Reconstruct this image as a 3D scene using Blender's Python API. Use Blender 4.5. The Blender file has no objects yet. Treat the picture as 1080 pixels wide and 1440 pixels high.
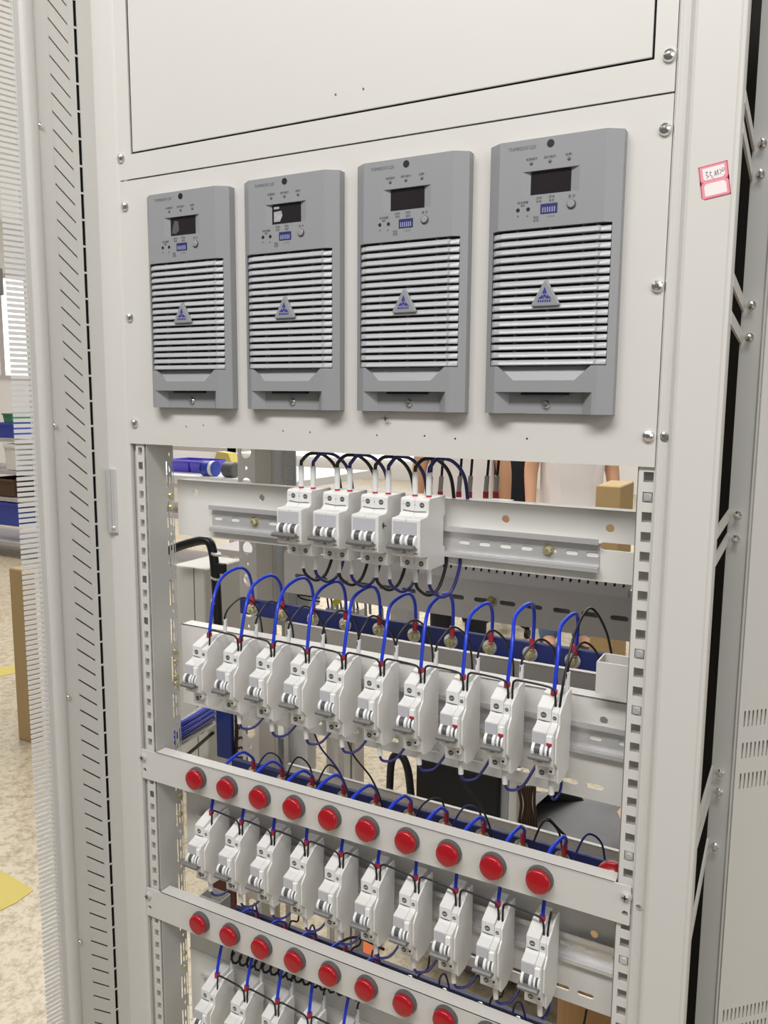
import bpy, bmesh, math, random
from mathutils import Vector, Matrix
random.seed(7)
PI = math.pi
COL = bpy.context.scene.collection
SC = bpy.context.scene

# ------------------------------------------------------------------ camera
F_PX = 1157.87
CAM = Vector((0.7117, -0.7449, 0.0152))
RX, RY, RZ = math.radians(81.9704), math.radians(-0.3888), math.radians(28.611)
cam = bpy.data.cameras.new('camera')
camo = bpy.data.objects.new('camera', cam); COL.objects.link(camo)
camo.location = CAM; camo.rotation_euler = (RX, RY, RZ)
cam.sensor_fit = 'VERTICAL'; cam.sensor_height = 24.0
cam.lens = F_PX / 1440.0 * 24.0
cam.clip_start = 0.01; cam.clip_end = 60
SC.camera = camo
RM = (Matrix.Rotation(RZ, 3, 'Z') @ Matrix.Rotation(RY, 3, 'Y') @ Matrix.Rotation(RX, 3, 'X'))

def W(px, py, y):
    """point of the place seen at a photo position, on the vertical plane at depth y"""
    d = RM @ Vector(((px - 540) / F_PX, -(py - 720) / F_PX, -1.0))
    return CAM + d * ((y - CAM.y) / d.y)

# ------------------------------------------------------------------ materials
def mat(name, col, rough=0.5, metal=0.0, noise=0.0, scale=60, bump=0.0, spec=0.5, emit=None, trans=0.0, coat=0.0):
    m = bpy.data.materials.new(name); m.use_nodes = True
    nt = m.node_tree; b = nt.nodes['Principled BSDF']
    b.inputs['Base Color'].default_value = (*col, 1); b.inputs['Roughness'].default_value = rough
    b.inputs['Metallic'].default_value = metal; b.inputs['Specular IOR Level'].default_value = spec
    if coat: b.inputs['Coat Weight'].default_value = coat
    if trans: b.inputs['Transmission Weight'].default_value = trans
    if emit:
        b.inputs['Emission Color'].default_value = (*emit[0], 1); b.inputs['Emission Strength'].default_value = emit[1]
    tc = nt.nodes.new('ShaderNodeTexCoord'); n = nt.nodes.new('ShaderNodeTexNoise')
    n.inputs['Scale'].default_value = scale; n.inputs['Detail'].default_value = 3
    nt.links.new(tc.outputs['Object'], n.inputs['Vector'])
    if noise:
        r = nt.nodes.new('ShaderNodeMixRGB'); r.blend_type = 'MIX'
        r.inputs[1].default_value = (*[c * (1 - noise) for c in col], 1)
        r.inputs[2].default_value = (*[min(1, c * (1 + noise)) for c in col], 1)
        nt.links.new(n.outputs['Fac'], r.inputs[0]); nt.links.new(r.outputs[0], b.inputs['Base Color'])
    if bump:
        bp = nt.nodes.new('ShaderNodeBump'); bp.inputs['Strength'].default_value = bump; bp.inputs['Distance'].default_value = 0.001
        nt.links.new(n.outputs['Fac'], bp.inputs['Height']); nt.links.new(bp.outputs[0], b.inputs['Normal'])
    return m

M = dict(
    paint=mat('cabinet_paint', (0.655, 0.635, 0.605), 0.42, noise=0.012, scale=25, bump=0.05),
    paint2=mat('door_paint', (0.60, 0.585, 0.555), 0.40, noise=0.012, scale=25, bump=0.05),
    inner=mat('inner_paint', (0.50, 0.495, 0.47), 0.45, noise=0.03, scale=20),
    plate=mat('plate_paint', (0.74, 0.725, 0.695), 0.38, noise=0.02, scale=20),
    zinc=mat('zinc_plated_steel', (0.74, 0.73, 0.735), 0.26, metal=0.55, noise=0.05, scale=12),
    steel=mat('bright_steel', (0.78, 0.77, 0.75), 0.22, metal=1.0),
    brass=mat('yellow_zinc', (0.56, 0.52, 0.30), 0.35, metal=0.7, noise=0.2, scale=90),
    module=mat('module_grey_plastic', (0.29, 0.294, 0.308), 0.42, noise=0.012, scale=60, bump=0.03),
    slat=mat('slat_grey_plastic', (0.40, 0.405, 0.422), 0.38, noise=0.01, coat=0.15),
    black=mat('black_plastic', (0.008, 0.008, 0.009), 0.5),
    glow=mat('wall_glow', (0.9, 0.9, 0.9), 0.4, emit=((0.97, 0.98, 1.0), 1.5)),  # glow added to whiten the far hall walls
    cavity=mat('interior_shade', (0.035, 0.031, 0.025), 0.7),  # near-black colour puts the interior's shade into the right gap
    hole=mat('dark_recess', (0.02, 0.02, 0.02), 0.8),
    screen=mat('dark_display_glass', (0.022, 0.018, 0.020), 0.12, noise=0.1, scale=30),
    film=mat('pale_display_film', (0.40, 0.39, 0.40), 0.4, noise=0.4, scale=300),
    white=mat('breaker_white_plastic', (0.76, 0.75, 0.735), 0.35, noise=0.01),
    white2=mat('switch_white_plastic', (0.86, 0.86, 0.86), 0.25),
    side=mat('breaker_side_plastic', (0.80, 0.79, 0.765), 0.4, noise=0.02, scale=40),
    pane=mat('label_window_plastic', (0.52, 0.51, 0.55), 0.2, noise=0.02),
    dgrey=mat('dark_grey_plastic', (0.10, 0.098, 0.098), 0.4, noise=0.06, scale=200),
    mgrey=mat('handle_grey_plastic', (0.17, 0.165, 0.165), 0.4),
    red=mat('red_lens', (0.40, 0.006, 0.014), 0.22, noise=0.05, scale=400, coat=0.2),
    redf=mat('red_sleeve', (0.42, 0.025, 0.045), 0.45),
    blue=mat('blue_wire_insulation', (0.012, 0.045, 0.60), 0.32),
    navyw=mat('dark_blue_wire_insulation', (0.02, 0.02, 0.16), 0.35),
    blackw=mat('black_wire_insulation', (0.010, 0.010, 0.011), 0.38),
    brownw=mat('brown_wire_insulation', (0.045, 0.022, 0.012), 0.45),
    sleeve=mat('white_marker_sleeve', (0.72, 0.72, 0.71), 0.45),
    greysl=mat('grey_marker_sleeve', (0.38, 0.36, 0.35), 0.45),
    navy=mat('navy_insulated_bar', (0.012, 0.022, 0.13), 0.35, noise=0.08, scale=30),
    navy2=mat('blue_board_plastic', (0.015, 0.035, 0.20), 0.4),
    print_=mat('grey_print', (0.13, 0.13, 0.14), 0.6),
    printb=mat('blue_print', (0.045, 0.035, 0.26), 0.5),
    badge=mat('badge_silver', (0.34, 0.35, 0.37), 0.35, metal=0.2),
    dip=mat('blue_switch_block', (0.025, 0.03, 0.13), 0.4),
    pinkp=mat('sticker_pink', (0.80, 0.30, 0.36), 0.6),
    lever=mat('switch_lever_plastic', (0.30, 0.31, 0.52), 0.4),
    stick=mat('sticker_paper', (0.87, 0.80, 0.80), 0.6),
    redp=mat('sticker_red', (0.62, 0.09, 0.16), 0.6),
    duct=mat('white_duct_plastic', (0.78, 0.78, 0.77), 0.4),
    gduct=mat('grey_duct_plastic', (0.40, 0.41, 0.42), 0.4),
    carton=mat('brown_cardboard', (0.42, 0.24, 0.10), 0.8, noise=0.06, scale=12),
    tan=mat('tan_board', (0.44, 0.31, 0.15), 0.7, noise=0.06, scale=6),
    skin=mat('skin', (0.62, 0.35, 0.22), 0.5),
    shirt=mat('white_cloth', (0.80, 0.76, 0.76), 0.85, noise=0.03, scale=8),
    jeans=mat('blue_denim', (0.12, 0.20, 0.38), 0.9, noise=0.15, scale=40),
    trouser=mat('black_cloth', (0.010, 0.010, 0.016), 0.9),
    greyc=mat('grey_cloth', (0.20, 0.20, 0.21), 0.9, noise=0.2, scale=14),
    hair=mat('black_hair', (0.012, 0.010, 0.010), 0.6),
    bin=mat('blue_bin_plastic', (0.03, 0.06, 0.42), 0.35),
    purple=mat('purple_bin_plastic', (0.10, 0.07, 0.55), 0.35),
    green=mat('green_plastic', (0.05, 0.22, 0.13), 0.4),
    teal=mat('teal_lid', (0.12, 0.50, 0.36), 0.4),
    wall=mat('wall_paint', (0.80, 0.79, 0.78), 0.8, noise=0.02, scale=3),
    yellow=mat('yellow_floor_paint', (0.62, 0.50, 0.11), 0.5, noise=0.06, scale=20),
    yel=mat('yellow_tag', (0.75, 0.72, 0.05), 0.5),
    orange=mat('orange_cloth', (0.75, 0.16, 0.04), 0.7),
    shelf=mat('shelf_grey', (0.50, 0.47, 0.47), 0.5),
    brownb=mat('brown_box', (0.10, 0.055, 0.035), 0.7),
    lamp=mat('fluorescent_tube', (1, 1, 1), 0.5, emit=((1.0, 0.99, 0.97), 9.0)),
)
def floor_mat():
    m = bpy.data.materials.new('speckled_floor'); m.use_nodes = True
    nt = m.node_tree; b = nt.nodes['Principled BSDF']; b.inputs['Roughness'].default_value = 0.32
    tc = nt.nodes.new('ShaderNodeTexCoord'); n = nt.nodes.new('ShaderNodeTexNoise'); n.inputs['Scale'].default_value = 42
    n.inputs['Detail'].default_value = 6; n.inputs['Roughness'].default_value = 0.7
    r = nt.nodes.new('ShaderNodeValToRGB'); r.color_ramp.elements[0].position = 0.35; r.color_ramp.elements[0].color = (0.36, 0.285, 0.175, 1)
    r.color_ramp.elements[1].position = 0.56; r.color_ramp.elements[1].color = (0.62, 0.545, 0.41, 1)
    nt.links.new(tc.outputs['Object'], n.inputs['Vector']); nt.links.new(n.outputs['Fac'], r.inputs[0])
    nt.links.new(r.outputs[0], b.inputs['Base Color'])
    return m
M['floor'] = floor_mat()

# ------------------------------------------------------------------ mesh helpers
class MB:
    def __init__(s): s.bm = bmesh.new()
    def _add(s, vs, fs):
        v = [s.bm.verts.new(p) for p in vs]
        for f in fs:
            try: s.bm.faces.new([v[i] for i in f])
            except ValueError: pass
        return v
    def box(s, x0, x1, y0, y1, z0, z1):
        x0, x1 = sorted((x0, x1)); y0, y1 = sorted((y0, y1)); z0, z1 = sorted((z0, z1))
        s._add([(x0,y0,z0),(x1,y0,z0),(x1,y1,z0),(x0,y1,z0),(x0,y0,z1),(x1,y0,z1),(x1,y1,z1),(x0,y1,z1)],
               [(0,3,2,1),(4,5,6,7),(0,1,5,4),(1,2,6,5),(2,3,7,6),(3,0,4,7)])
        return s
    def prism_x(s, pts, x0, x1):           # pts = (y,z)
        n = len(pts)
        s._add([(x0, y, z) for y, z in pts] + [(x1, y, z) for y, z in pts],
               [tuple(range(n))[::-1], tuple(range(n, 2*n))] + [(i, (i+1) % n, n+(i+1) % n, n+i) for i in range(n)])
        return s
    def prism_y(s, pts, y0, y1):           # pts = (x,z)
        n = len(pts)
        s._add([(x, y0, z) for x, z in pts] + [(x, y1, z) for x, z in pts],
               [tuple(range(n)), tuple(range(n, 2*n))[::-1]] + [(i, n+i, n+(i+1) % n, (i+1) % n) for i in range(n)])
        return s
    def prism_z(s, pts, z0, z1):           # pts = (x,y)
        n = len(pts)
        s._add([(x, y, z0) for x, y in pts] + [(x, y, z1) for x, y in pts],
               [tuple(range(n))[::-1], tuple(range(n, 2*n))] + [(i, (i+1) % n, n+(i+1) % n, n+i) for i in range(n)])
        return s
    def cyl(s, p0, p1, r, n=20, r1=None):
        p0, p1 = Vector(p0), Vector(p1); r1 = r if r1 is None else r1
        d = (p1 - p0).normalized(); u = d.orthogonal().normalized(); w = d.cross(u)
        ring = [(math.cos(2*PI*i/n), math.sin(2*PI*i/n)) for i in range(n)]
        s._add([p0 + (u*a + w*b)*r for a, b in ring] + [p1 + (u*a + w*b)*r1 for a, b in ring],
               [tuple(range(n))[::-1], tuple(range(n, 2*n))] + [(i, (i+1) % n, n+(i+1) % n, n+i) for i in range(n)])
        return s
    def lathe(s, c, axis, prof, n=28):     # prof = (radius, distance along axis)
        c = Vector(c); d = Vector(axis).normalized(); u = d.orthogonal().normalized(); w = d.cross(u)
        vs = []
        for r, h in prof:
            for i in range(n):
                a = 2*PI*i/n; vs.append(c + d*h + (u*math.cos(a) + w*math.sin(a))*max(r, 1e-5))
        fs = [(k*n+i, k*n+(i+1) % n, (k+1)*n+(i+1) % n, (k+1)*n+i) for k in range(len(prof)-1) for i in range(n)]
        fs += [tuple(range(n))[::-1], tuple((len(prof)-1)*n+i for i in range(n))]
        s._add(vs, fs); return s
    def tube(s, pts, r, n=8, sub=6, taper=None):
        P = [Vector(p) for p in pts]
        if len(P) > 2 and sub > 1:
            Q = []
            E_ = [2*P[0]-P[1]] + P + [2*P[-1]-P[-2]]
            for i in range(1, len(E_)-2):
                a, b, c, d = E_[i-1:i+3]
                for k in range(sub):
                    t = k/sub
                    Q.append(0.5*((2*b) + (c-a)*t + (2*a-5*b+4*c-d)*t*t + (3*b-a-3*c+d)*t**3))
            Q.append(P[-1]); P = Q
        vs = []; u = None
        for i, p in enumerate(P):
            t = (P[min(i+1, len(P)-1)] - P[max(i-1, 0)])
            if t.length < 1e-9: t = Vector((0, 0, 1))
            t.normalize()
            u = t.orthogonal().normalized() if u is None else (u - t*u.dot(t)).normalized()
            w = t.cross(u)
            rr = r if taper is None else r*taper(i/(len(P)-1))
            vs += [p + (u*math.cos(2*PI*k/n) + w*math.sin(2*PI*k/n))*rr for k in range(n)]
        m = len(P)
        fs = [(k*n+i, k*n+(i+1) % n, (k+1)*n+(i+1) % n, (k+1)*n+i) for k in range(m-1) for i in range(n)]
        fs += [tuple(range(n))[::-1], tuple((m-1)*n+i for i in range(n))]
        s._add(vs, fs); return s
    def raw(s, vs, fs): s._add(vs, fs); return s
    def sheet(s, outline, holes, y0, y1, fr=None):
        """flat sheet in x/z with real holes, from y0 to y1"""
        cu = bpy.data.curves.new('tmp', 'CURVE'); cu.dimensions = '2D'; cu.fill_mode = 'BOTH'
        cu.extrude = abs(y1-y0)/2; cu.resolution_u = 1
        for lp in [outline] + list(holes):
            sp = cu.splines.new('POLY'); sp.points.add(len(lp)-1); sp.use_cyclic_u = True
            for q, (a, b) in zip(sp.points, lp): q.co = (a, b, 0, 1)
        o = bpy.data.objects.new('tmp', cu); COL.objects.link(o)
        dg = bpy.context.evaluated_depsgraph_get()
        me = bpy.data.meshes.new_from_object(o.evaluated_get(dg))
        me.transform(Matrix.Rotation(PI/2, 4, 'X')); me.transform(Matrix.Translation((0, (y0+y1)/2, 0)))
        if fr is not None: me.transform(fr)
        s.bm.from_mesh(me)
        bpy.data.objects.remove(o); bpy.data.curves.remove(cu); bpy.data.meshes.remove(me)
        return s
    def perf(s, x0, x1, zb, zt, holes, y0, y1, fr=None):
        """one column of holes, cell by cell; holes = (cz, outline)"""
        def T(p): return fr @ Vector(p) if fr is not None else Vector(p)
        hs = sorted(holes, key=lambda h: h[0]); H = min(b[0]-a[0] for a, b in zip(hs, hs[1:]))/2
        def solid(a, b):
            if b-a > 1e-5:
                for y in (y0, y1): s._add([T((x0, y, a)), T((x1, y, a)), T((x1, y, b)), T((x0, y, b))], [(0, 1, 2, 3)])
        prev = zb
        for cz, ol in hs:
            a, b = cz-H, cz+H; solid(prev, a); prev = b
            cx = sum(p[0] for p in ol)/len(ol); n = len(ol); vs = []
            out = []
            corners = [(x0, a), (x1, a), (x1, b), (x0, b)]
            for px_, pz in ol:
                dx, dz = px_-cx, pz-cz
                t = min([((x1-cx)/dx) if dx > 1e-9 else 1e9, ((x0-cx)/dx) if dx < -1e-9 else 1e9, ((b-cz)/dz) if dz > 1e-9 else 1e9, ((a-cz)/dz) if dz < -1e-9 else 1e9])
                out.append((cx+dx*t, cz+dz*t))
            for y in (y0, y1):
                inn = [s.bm.verts.new(T((p[0], y, p[1]))) for p in ol]; ou = [s.bm.verts.new(T((p[0], y, p[1]))) for p in out]
                for i in range(n):
                    j = (i+1) % n; f = [inn[i], inn[j], ou[j]]
                    p, q = out[i], out[j]
                    if abs(p[0]-q[0]) > 1e-7 and abs(p[1]-q[1]) > 1e-7:
                        c = min(corners, key=lambda c: abs(c[0]-p[0])+abs(c[1]-p[1])+abs(c[0]-q[0])+abs(c[1]-q[1]))
                        f.append(s.bm.verts.new(T((c[0], y, c[1]))))
                    f.append(ou[i])
                    s.bm.faces.new(f)
                vs.append(inn)
            for i in range(n):
                j = (i+1) % n; s.bm.faces.new([vs[0][i], vs[0][j], vs[1][j], vs[1][i]])
        solid(prev, zt)
        s._add([T((x, y, z)) for x in (x0, x1) for z in (zb, zt) for y in (y0, y1)], [(0,1,3,2), (4,5,7,6), (0,1,5,4), (2,3,7,6)])
        return s
    def text(s, body, size, x, y, z, align='LEFT', squash=1.0, thick=0.00012):
        cu = bpy.data.curves.new('tmp', 'FONT'); cu.body = body; cu.size = size; cu.align_x = align
        cu.extrude = thick; cu.resolution_u = 2
        o = bpy.data.objects.new('tmp', cu); COL.objects.link(o)
        dg = bpy.context.evaluated_depsgraph_get()
        me = bpy.data.meshes.new_from_object(o.evaluated_get(dg))
        me.transform(Matrix.Diagonal((squash, 1, 1, 1)))
        me.transform(Matrix.Rotation(PI/2, 4, 'X')); me.transform(Matrix.Translation((x, y, z)))
        s.bm.from_mesh(me)
        bpy.data.objects.remove(o); bpy.data.curves.remove(cu); bpy.data.meshes.remove(me)
        return s
    def xform(s, mtx): s.bm.transform(mtx); return s
    def build(s, name, m, parent=None, bevel=0.0, smooth=False, seg=1):
        bmesh.ops.recalc_face_normals(s.bm, faces=s.bm.faces)
        me = bpy.data.meshes.new(name); s.bm.to_mesh(me); s.bm.free()
        o = bpy.data.objects.new(name, me); COL.objects.link(o)
        me.materials.append(M[m] if isinstance(m, str) else m)
        if parent is not None: o.parent = parent
        if smooth:
            for p in me.polygons: p.use_smooth = True
        if bevel:
            b = o.modifiers.new('bevel', 'BEVEL'); b.width = bevel; b.segments = seg; b.limit_method = 'ANGLE'; b.angle_limit = 0.7
        return o
def rect(x0, x1, z0, z1): return [(x0, z0), (x1, z0), (x1, z1), (x0, z1)]
def oval(cx, cz, w, h, n=6):
    r = h/2; d = max(0, w/2 - r); pts = []
    for k in range(n+1): a = -PI/2 + PI*k/n; pts.append((cx + d + r*math.cos(a), cz + r*math.sin(a)))
    for k in range(n+1): a = PI/2 + PI*k/n; pts.append((cx - d + r*math.cos(a), cz + r*math.sin(a)))
    return pts
def ring(cx, cz, r, n=14): return [(cx + r*math.cos(2*PI*i/n), cz + r*math.sin(2*PI*i/n)) for i in range(n)]
def tag(o, label, cat, group=None, kind=None):
    o['label'] = label; o['category'] = cat
    if group: o['group'] = group
    if kind: o['kind'] = kind
    return o
def structure(o): o['kind'] = 'structure'; return o
def empty(name, loc=(0, 0, 0), rot=(0, 0, 0)):
    o = bpy.data.objects.new(name, None); COL.objects.link(o); o.location = loc; o.rotation_euler = rot
    o.empty_display_size = 0.01; return o
def copy_tree(o, parent=None):
    c = o.copy(); COL.objects.link(c); c.parent = parent
    for ch in list(o.children): copy_tree(ch, c)
    return c
ORD = ['first', 'second', 'third', 'fourth', 'fifth', 'sixth', 'seventh', 'eighth', 'ninth', 'tenth']

# ------------------------------------------------------------------ cabinet frame
FLOOR = -1.32
TOPZ, BOTZ = 0.62, FLOOR
cabinet = empty('cabinet_frame', (0.26, 0.15, FLOOR))
tag(cabinet, 'pale grey steel cabinet frame standing open around the chargers and breakers', 'cabinet frame')
def cpart(mb, name, m, **k):
    o = mb.build(name, m, None, **k); o.parent = cabinet; o.matrix_parent_inverse = Matrix.Translation(-cabinet.location); return o
# right front post : wide face with rounded ridges
prof = [(0.5755, 0.004), (0.5765, -0.001), (0.5785, -0.003), (0.5805, -0.0015), (0.5855, 0.000), (0.5875, -0.004), (0.590, -0.0075), (0.5925, -0.0085),
        (0.6245, -0.0085), (0.6265, -0.0095), (0.6290, -0.0085), (0.6300, -0.005), (0.6300, 0.004), (0.6240, 0.004), (0.6240, -0.004), (0.592, -0.004), (0.585, 0.008)]
cpart(MB().prism_z(prof, BOTZ, TOPZ), 'front_post', 'paint', bevel=0.0008, seg=2)
# left front post
prof = [(-0.050, 0.004), (-0.050, -0.001), (-0.0520, -0.003), (-0.0555, -0.0035), (-0.086, -0.0035), (-0.0905, -0.002), (-0.0925, 0.002), (-0.0925, 0.02),
        (-0.089, 0.02), (-0.089, 0.004)]
cpart(MB().prism_z(prof, BOTZ, TOPZ), 'front_post', 'paint', bevel=0.0008, seg=2)
# punched mounting strips with square holes (front faces of the inner uprights)
def strip(x0, x1, hx0, hx1, y, top, bot, pitch=0.0179, hh=0.0092, first=-0.0495):
    mb = MB(); holes = []; z = first
    while z - hh > bot:
        holes.append((z-hh/2, rect(hx0, hx1, z - hh, z))); z -= pitch
    return mb.perf(x0, x1, bot, top, holes, y, y + 0.0016)
cpart(strip(0.5615, 0.5800, 0.5665, 0.5752, 0.0006, 0.0, -1.25), 'mounting_strip', 'paint')
cpart(strip(-0.0540, -0.0262, -0.0395, -0.0325, 0.0006, 0.0, -1.25), 'mounting_strip', 'paint')
for px, py in ((912, 698), (897, 920), (895, 1001), (884, 1205), (878, 1340)):
    z = W(px, py, 0).z; k = round((-0.0495-0.0046 - z)/0.0179); z = -0.0495-0.0046-0.0179*k
    cpart(MB().box(0.5672, 0.5745, 0.0004, 0.0050, z-0.0038, z+0.0038).lathe((0.5708, 0.0004, z), (0,-1,0), [(0.0030, 0), (0.0030, 0.0012), (0.0015, 0.0012)], 12), 'cage_nut', 'zinc')
for px, py in ((199, 655), (204, 815), (206, 873), (211, 1023), (214, 1115)):
    z = W(px, py, 0).z; k = round((-0.0495-0.0046 - z)/0.0179); z = -0.0495-0.0046-0.0179*k
    cpart(MB().box(-0.0388, -0.0332, 0.0010, 0.0050, z-0.0034, z+0.0034), 'cage_nut', 'dgrey')
# depth sides of the uprights
cpart(MB().box(-0.0278, -0.0262, 0.0022, 0.034, -1.25, 0.0), 'upright_side', 'inner')
cpart(MB().box(0.5615, 0.5630, 0.0022, 0.05, -1.25, 0.0), 'upright_side', 'inner')
cpart(MB().box(0.5640, 0.5770, 0.0085, 0.0095, -1.25, 0.0), 'upright_backing', 'plate')
cpart(MB().box(-0.056, -0.029, 0.006, 0.007, -1.25, 0.0), 'upright_backing', 'paint2')
cpart(MB().box(-0.049, 0.577, 0.008, 0.009, -0.040, TOPZ), 'light_block_sheet', 'inner')  # added sheet that stops background light leaking through the panel seams
# second punched flange of the left upright (holes face the camera side)
holes = []; z = -0.06; k = 0
while z > -1.2:
    hh_ = 0.0115 if k % 3 else 0.0045
    holes.append((z, [(0.0410-0.0018, z-hh_/2+.0012), (0.0410-.0008, z-hh_/2), (0.0410+.0008, z-hh_/2), (0.0410+0.0018, z-hh_/2+.0012), (0.0410+0.0018, z+hh_/2-.0012), (0.0410+.0008, z+hh_/2), (0.0410-.0008, z+hh_/2), (0.0410-0.0018, z+hh_/2-.0012)])); z -= 0.0170; k += 1
fr = Matrix.Translation((-0.0262, 0, 0)) @ Matrix.Rotation(PI/2, 4, 'Z')
mb = MB().perf(0.0340, 0.0475, -1.25, 0.0, holes, 0.0, 0.0012, fr)
cpart(mb, 'punched_flange', 'inner')
for z in (-0.112, -0.127, -0.317, -0.331, -0.352, -0.361, -0.52, -0.545, -0.75, -0.77):
    cpart(MB().lathe((-0.0262, 0.0405, z), (1, 0, 0), [(0.0042, 0), (0.0042, 0.0012), (0.003, 0.003), (0.0012, 0.0035)], 12), 'flange_bolt', 'brass')
# roof, floor, rear posts
cpart(MB().box(-0.09, 0.63, 0.0, 0.42, TOPZ, TOPZ+0.03), 'roof_panel', 'paint')
def rear_post(x0, x1, y):
    holes = []; z = -0.02; k = 0
    while z > -1.2:
        holes.append(oval((x0+x1)/2, z, 0.0075, 0.020) if k % 2 == 0 else ring((x0+x1)/2, z, 0.0028)); z -= 0.0245; k += 1
    mb = MB().sheet(rect(x0, x1, -1.28, TOPZ), holes, y, y+0.002)
    mb.box(x1, x1+0.0015, y, y+0.05, -1.28, TOPZ)
    return mb
rp = W(348, 680, 0.24)
cpart(rear_post(rp.x-0.018, rp.x+0.013, 0.24), 'rear_post', 'paint')
rq = W(383, 680, 0.28)
cpart(MB().box(rq.x-0.012, rq.x-0.002, 0.28, 0.283, -1.28, TOPZ).box(rq.x+0.002, rq.x+0.010, 0.30, 0.303, -1.28, TOPZ), 'rear_post', 'inner')
rr = W(470, 1070, 0.40)
mb = MB()
for dx, w in ((-0.016, 0.006), (0.0, 0.008), (0.020, 0.012), (0.036, 0.006)):
    mb.box(rr.x+dx, rr.x+dx+w, 0.40, 0.43, -1.28, -0.34)
cpart(mb, 'rear_post', 'zinc')
# rails running back along the right side, bolted to the rear upright strip
cpart(MB().prism_z([(0.6285, 0.094), (0.646, 0.094), (0.6475, 0.0925), (0.649, 0.094), (0.649, 0.13), (0.6285, 0.13)], BOTZ, TOPZ), 'rear_side_post', 'inner')
for i, (za, zb, h) in enumerate(((0.252, 0.240, 0.010), (0.229, 0.214, 0.010), (0.111, 0.100, 0.011), (0.081, 0.071, 0.011),
                              (-0.099, -0.094, 0.010), (-0.123, -0.117, 0.010), (-0.362, -0.352, 0.012), (-0.381, -0.372, 0.012), (-0.47, -0.43, 0.014))):
    mb = MB().raw([(0.6285, -0.002, za-h/2), (0.6285, 0.093, zb-h/2), (0.6285, 0.093, zb+h/2), (0.6285, -0.002, za+h/2),
                   (0.6305, -0.002, za-h/2), (0.6305, 0.093, zb-h/2), (0.6305, 0.093, zb+h/2), (0.6305, -0.002, za+h/2)],
                  [(0,1,2,3),(4,5,6,7),(0,1,5,4),(1,2,6,5),(2,3,7,6),(3,0,4,7)])
    r = cpart(mb, 'side_rail', 'paint')
    b = MB().lathe((0.637, 0.094, zb), (0, -1, 0), [(0.0036, 0), (0.0036, 0.0015), (0.002, 0.003), (0.0018, 0.012), (0.0005, 0.0125)], 12).build('bolt', 'steel')
    b.parent = r; b.matrix_parent_inverse = cabinet.matrix_parent_inverse.copy()
# dark sheets added behind the right gap, their colour standing for interior shade
cpart(MB().box(0.5785, 0.580, 0.010, 0.40, BOTZ, TOPZ), 'interior_shade_side', 'cavity')
cpart(MB().box(0.5785, 0.649, 0.40, 0.402, BOTZ, TOPZ), 'interior_shade_back', 'cavity')
# hinge on the left post
mb = MB().box(-0.0795, -0.0735, -0.0075, -0.0035, -0.158, -0.078).cyl((-0.0825, -0.008, -0.158), (-0.0825, -0.008, -0.078), 0.0028, 14)
mb.lathe((-0.0765, -0.0075, -0.152), (0, -1, 0), [(0.0026, 0), (0.0026, .001), (.001, .0022)], 10)
cpart(mb, 'hinge', 'zinc')

def screw_mesh(mb, x, z, y=-0.002, r=0.0062, ax=(0, -1, 0)):
    mb.lathe((x, y+0.0014, z), ax, [(r*1.25, 0), (r*1.25, 0.0012), (r*0.92, 0.0012), (r*0.92, 0.0024), (r*0.75, 0.0045), (r*0.35, 0.0058), (0.0001, 0.0060)], 22)
def cross_mesh(mb, x, z, y):
    for a, b in ((0.0030, 0.0008), (0.0008, 0.0030)): mb.box(x-a, x+a, y, y-0.0006, z-b, z+b)

# ------------------------------------------------------------------ front panels
up = empty('blank_panel', (0.26, 0, 0.30)); tag(up, 'large plain pale grey upper panel above the four charger modules', 'panel')
def ppart(par, mb, name, m, **k):
    o = mb.build(name, m, None, **k); o.parent = par; o.matrix_parent_inverse = Matrix.Translation(-par.location); return o
ppart(up, MB().sheet(rect(-0.0505, 0.5760, 0.2645, TOPZ), [rect(-0.0322, 0.5588, 0.2918, TOPZ-0.03)], -0.0022, 0.0), 'panel_frame', 'paint', bevel=0.0004)
ppart(up, MB().box(-0.0300, 0.5566, -0.0012, 0.0006, 0.2940, TOPZ-0.032), 'door_leaf', 'paint', bevel=0.0012, seg=3)
ppart(up, MB().box(-0.0340, 0.5600, 0.004, 0.006, 0.288, TOPZ-0.02), 'leaf_gap_shade', 'black')  # black sheet added to put shade into the gap round the leaf
for px, py in ((511, 125), (472, 133)):
    p = W(px, py, -0.0012); ppart(up, MB().cyl((p.x, -0.0010, p.z), (p.x, -0.0016, p.z), 0.0011, 10), 'rivet', 'print_')
mid = empty('charger_mounting_panel', (0.26, 0, 0.1)); tag(mid, 'pale grey steel panel on which the four grey charger modules are mounted', 'panel')
hol = []
for px, py in ((436, 608), (398, 606), (530, 612), (597, 613), (286, 598), (262, 600), (640, 617), (741, 617)):
    p = W(px, py, -0.002); hol.append(ring(p.x, p.z, 0.0011, 8))
ppart(mid, MB().sheet(rect(-0.0505, 0.5760, -0.0450, 0.2628), hol, -0.0022, 0.0), 'panel_sheet', 'paint', bevel=0.0004)
ppart(mid, MB().box(-0.0262, 0.5600, 0.0, 0.033, -0.0450, -0.0436), 'panel_lip', 'paint')
ppart(mid, MB().box(-0.0262, 0.5600, 0.033, 0.0345, -0.0450, -0.030), 'panel_lip', 'paint')
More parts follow.
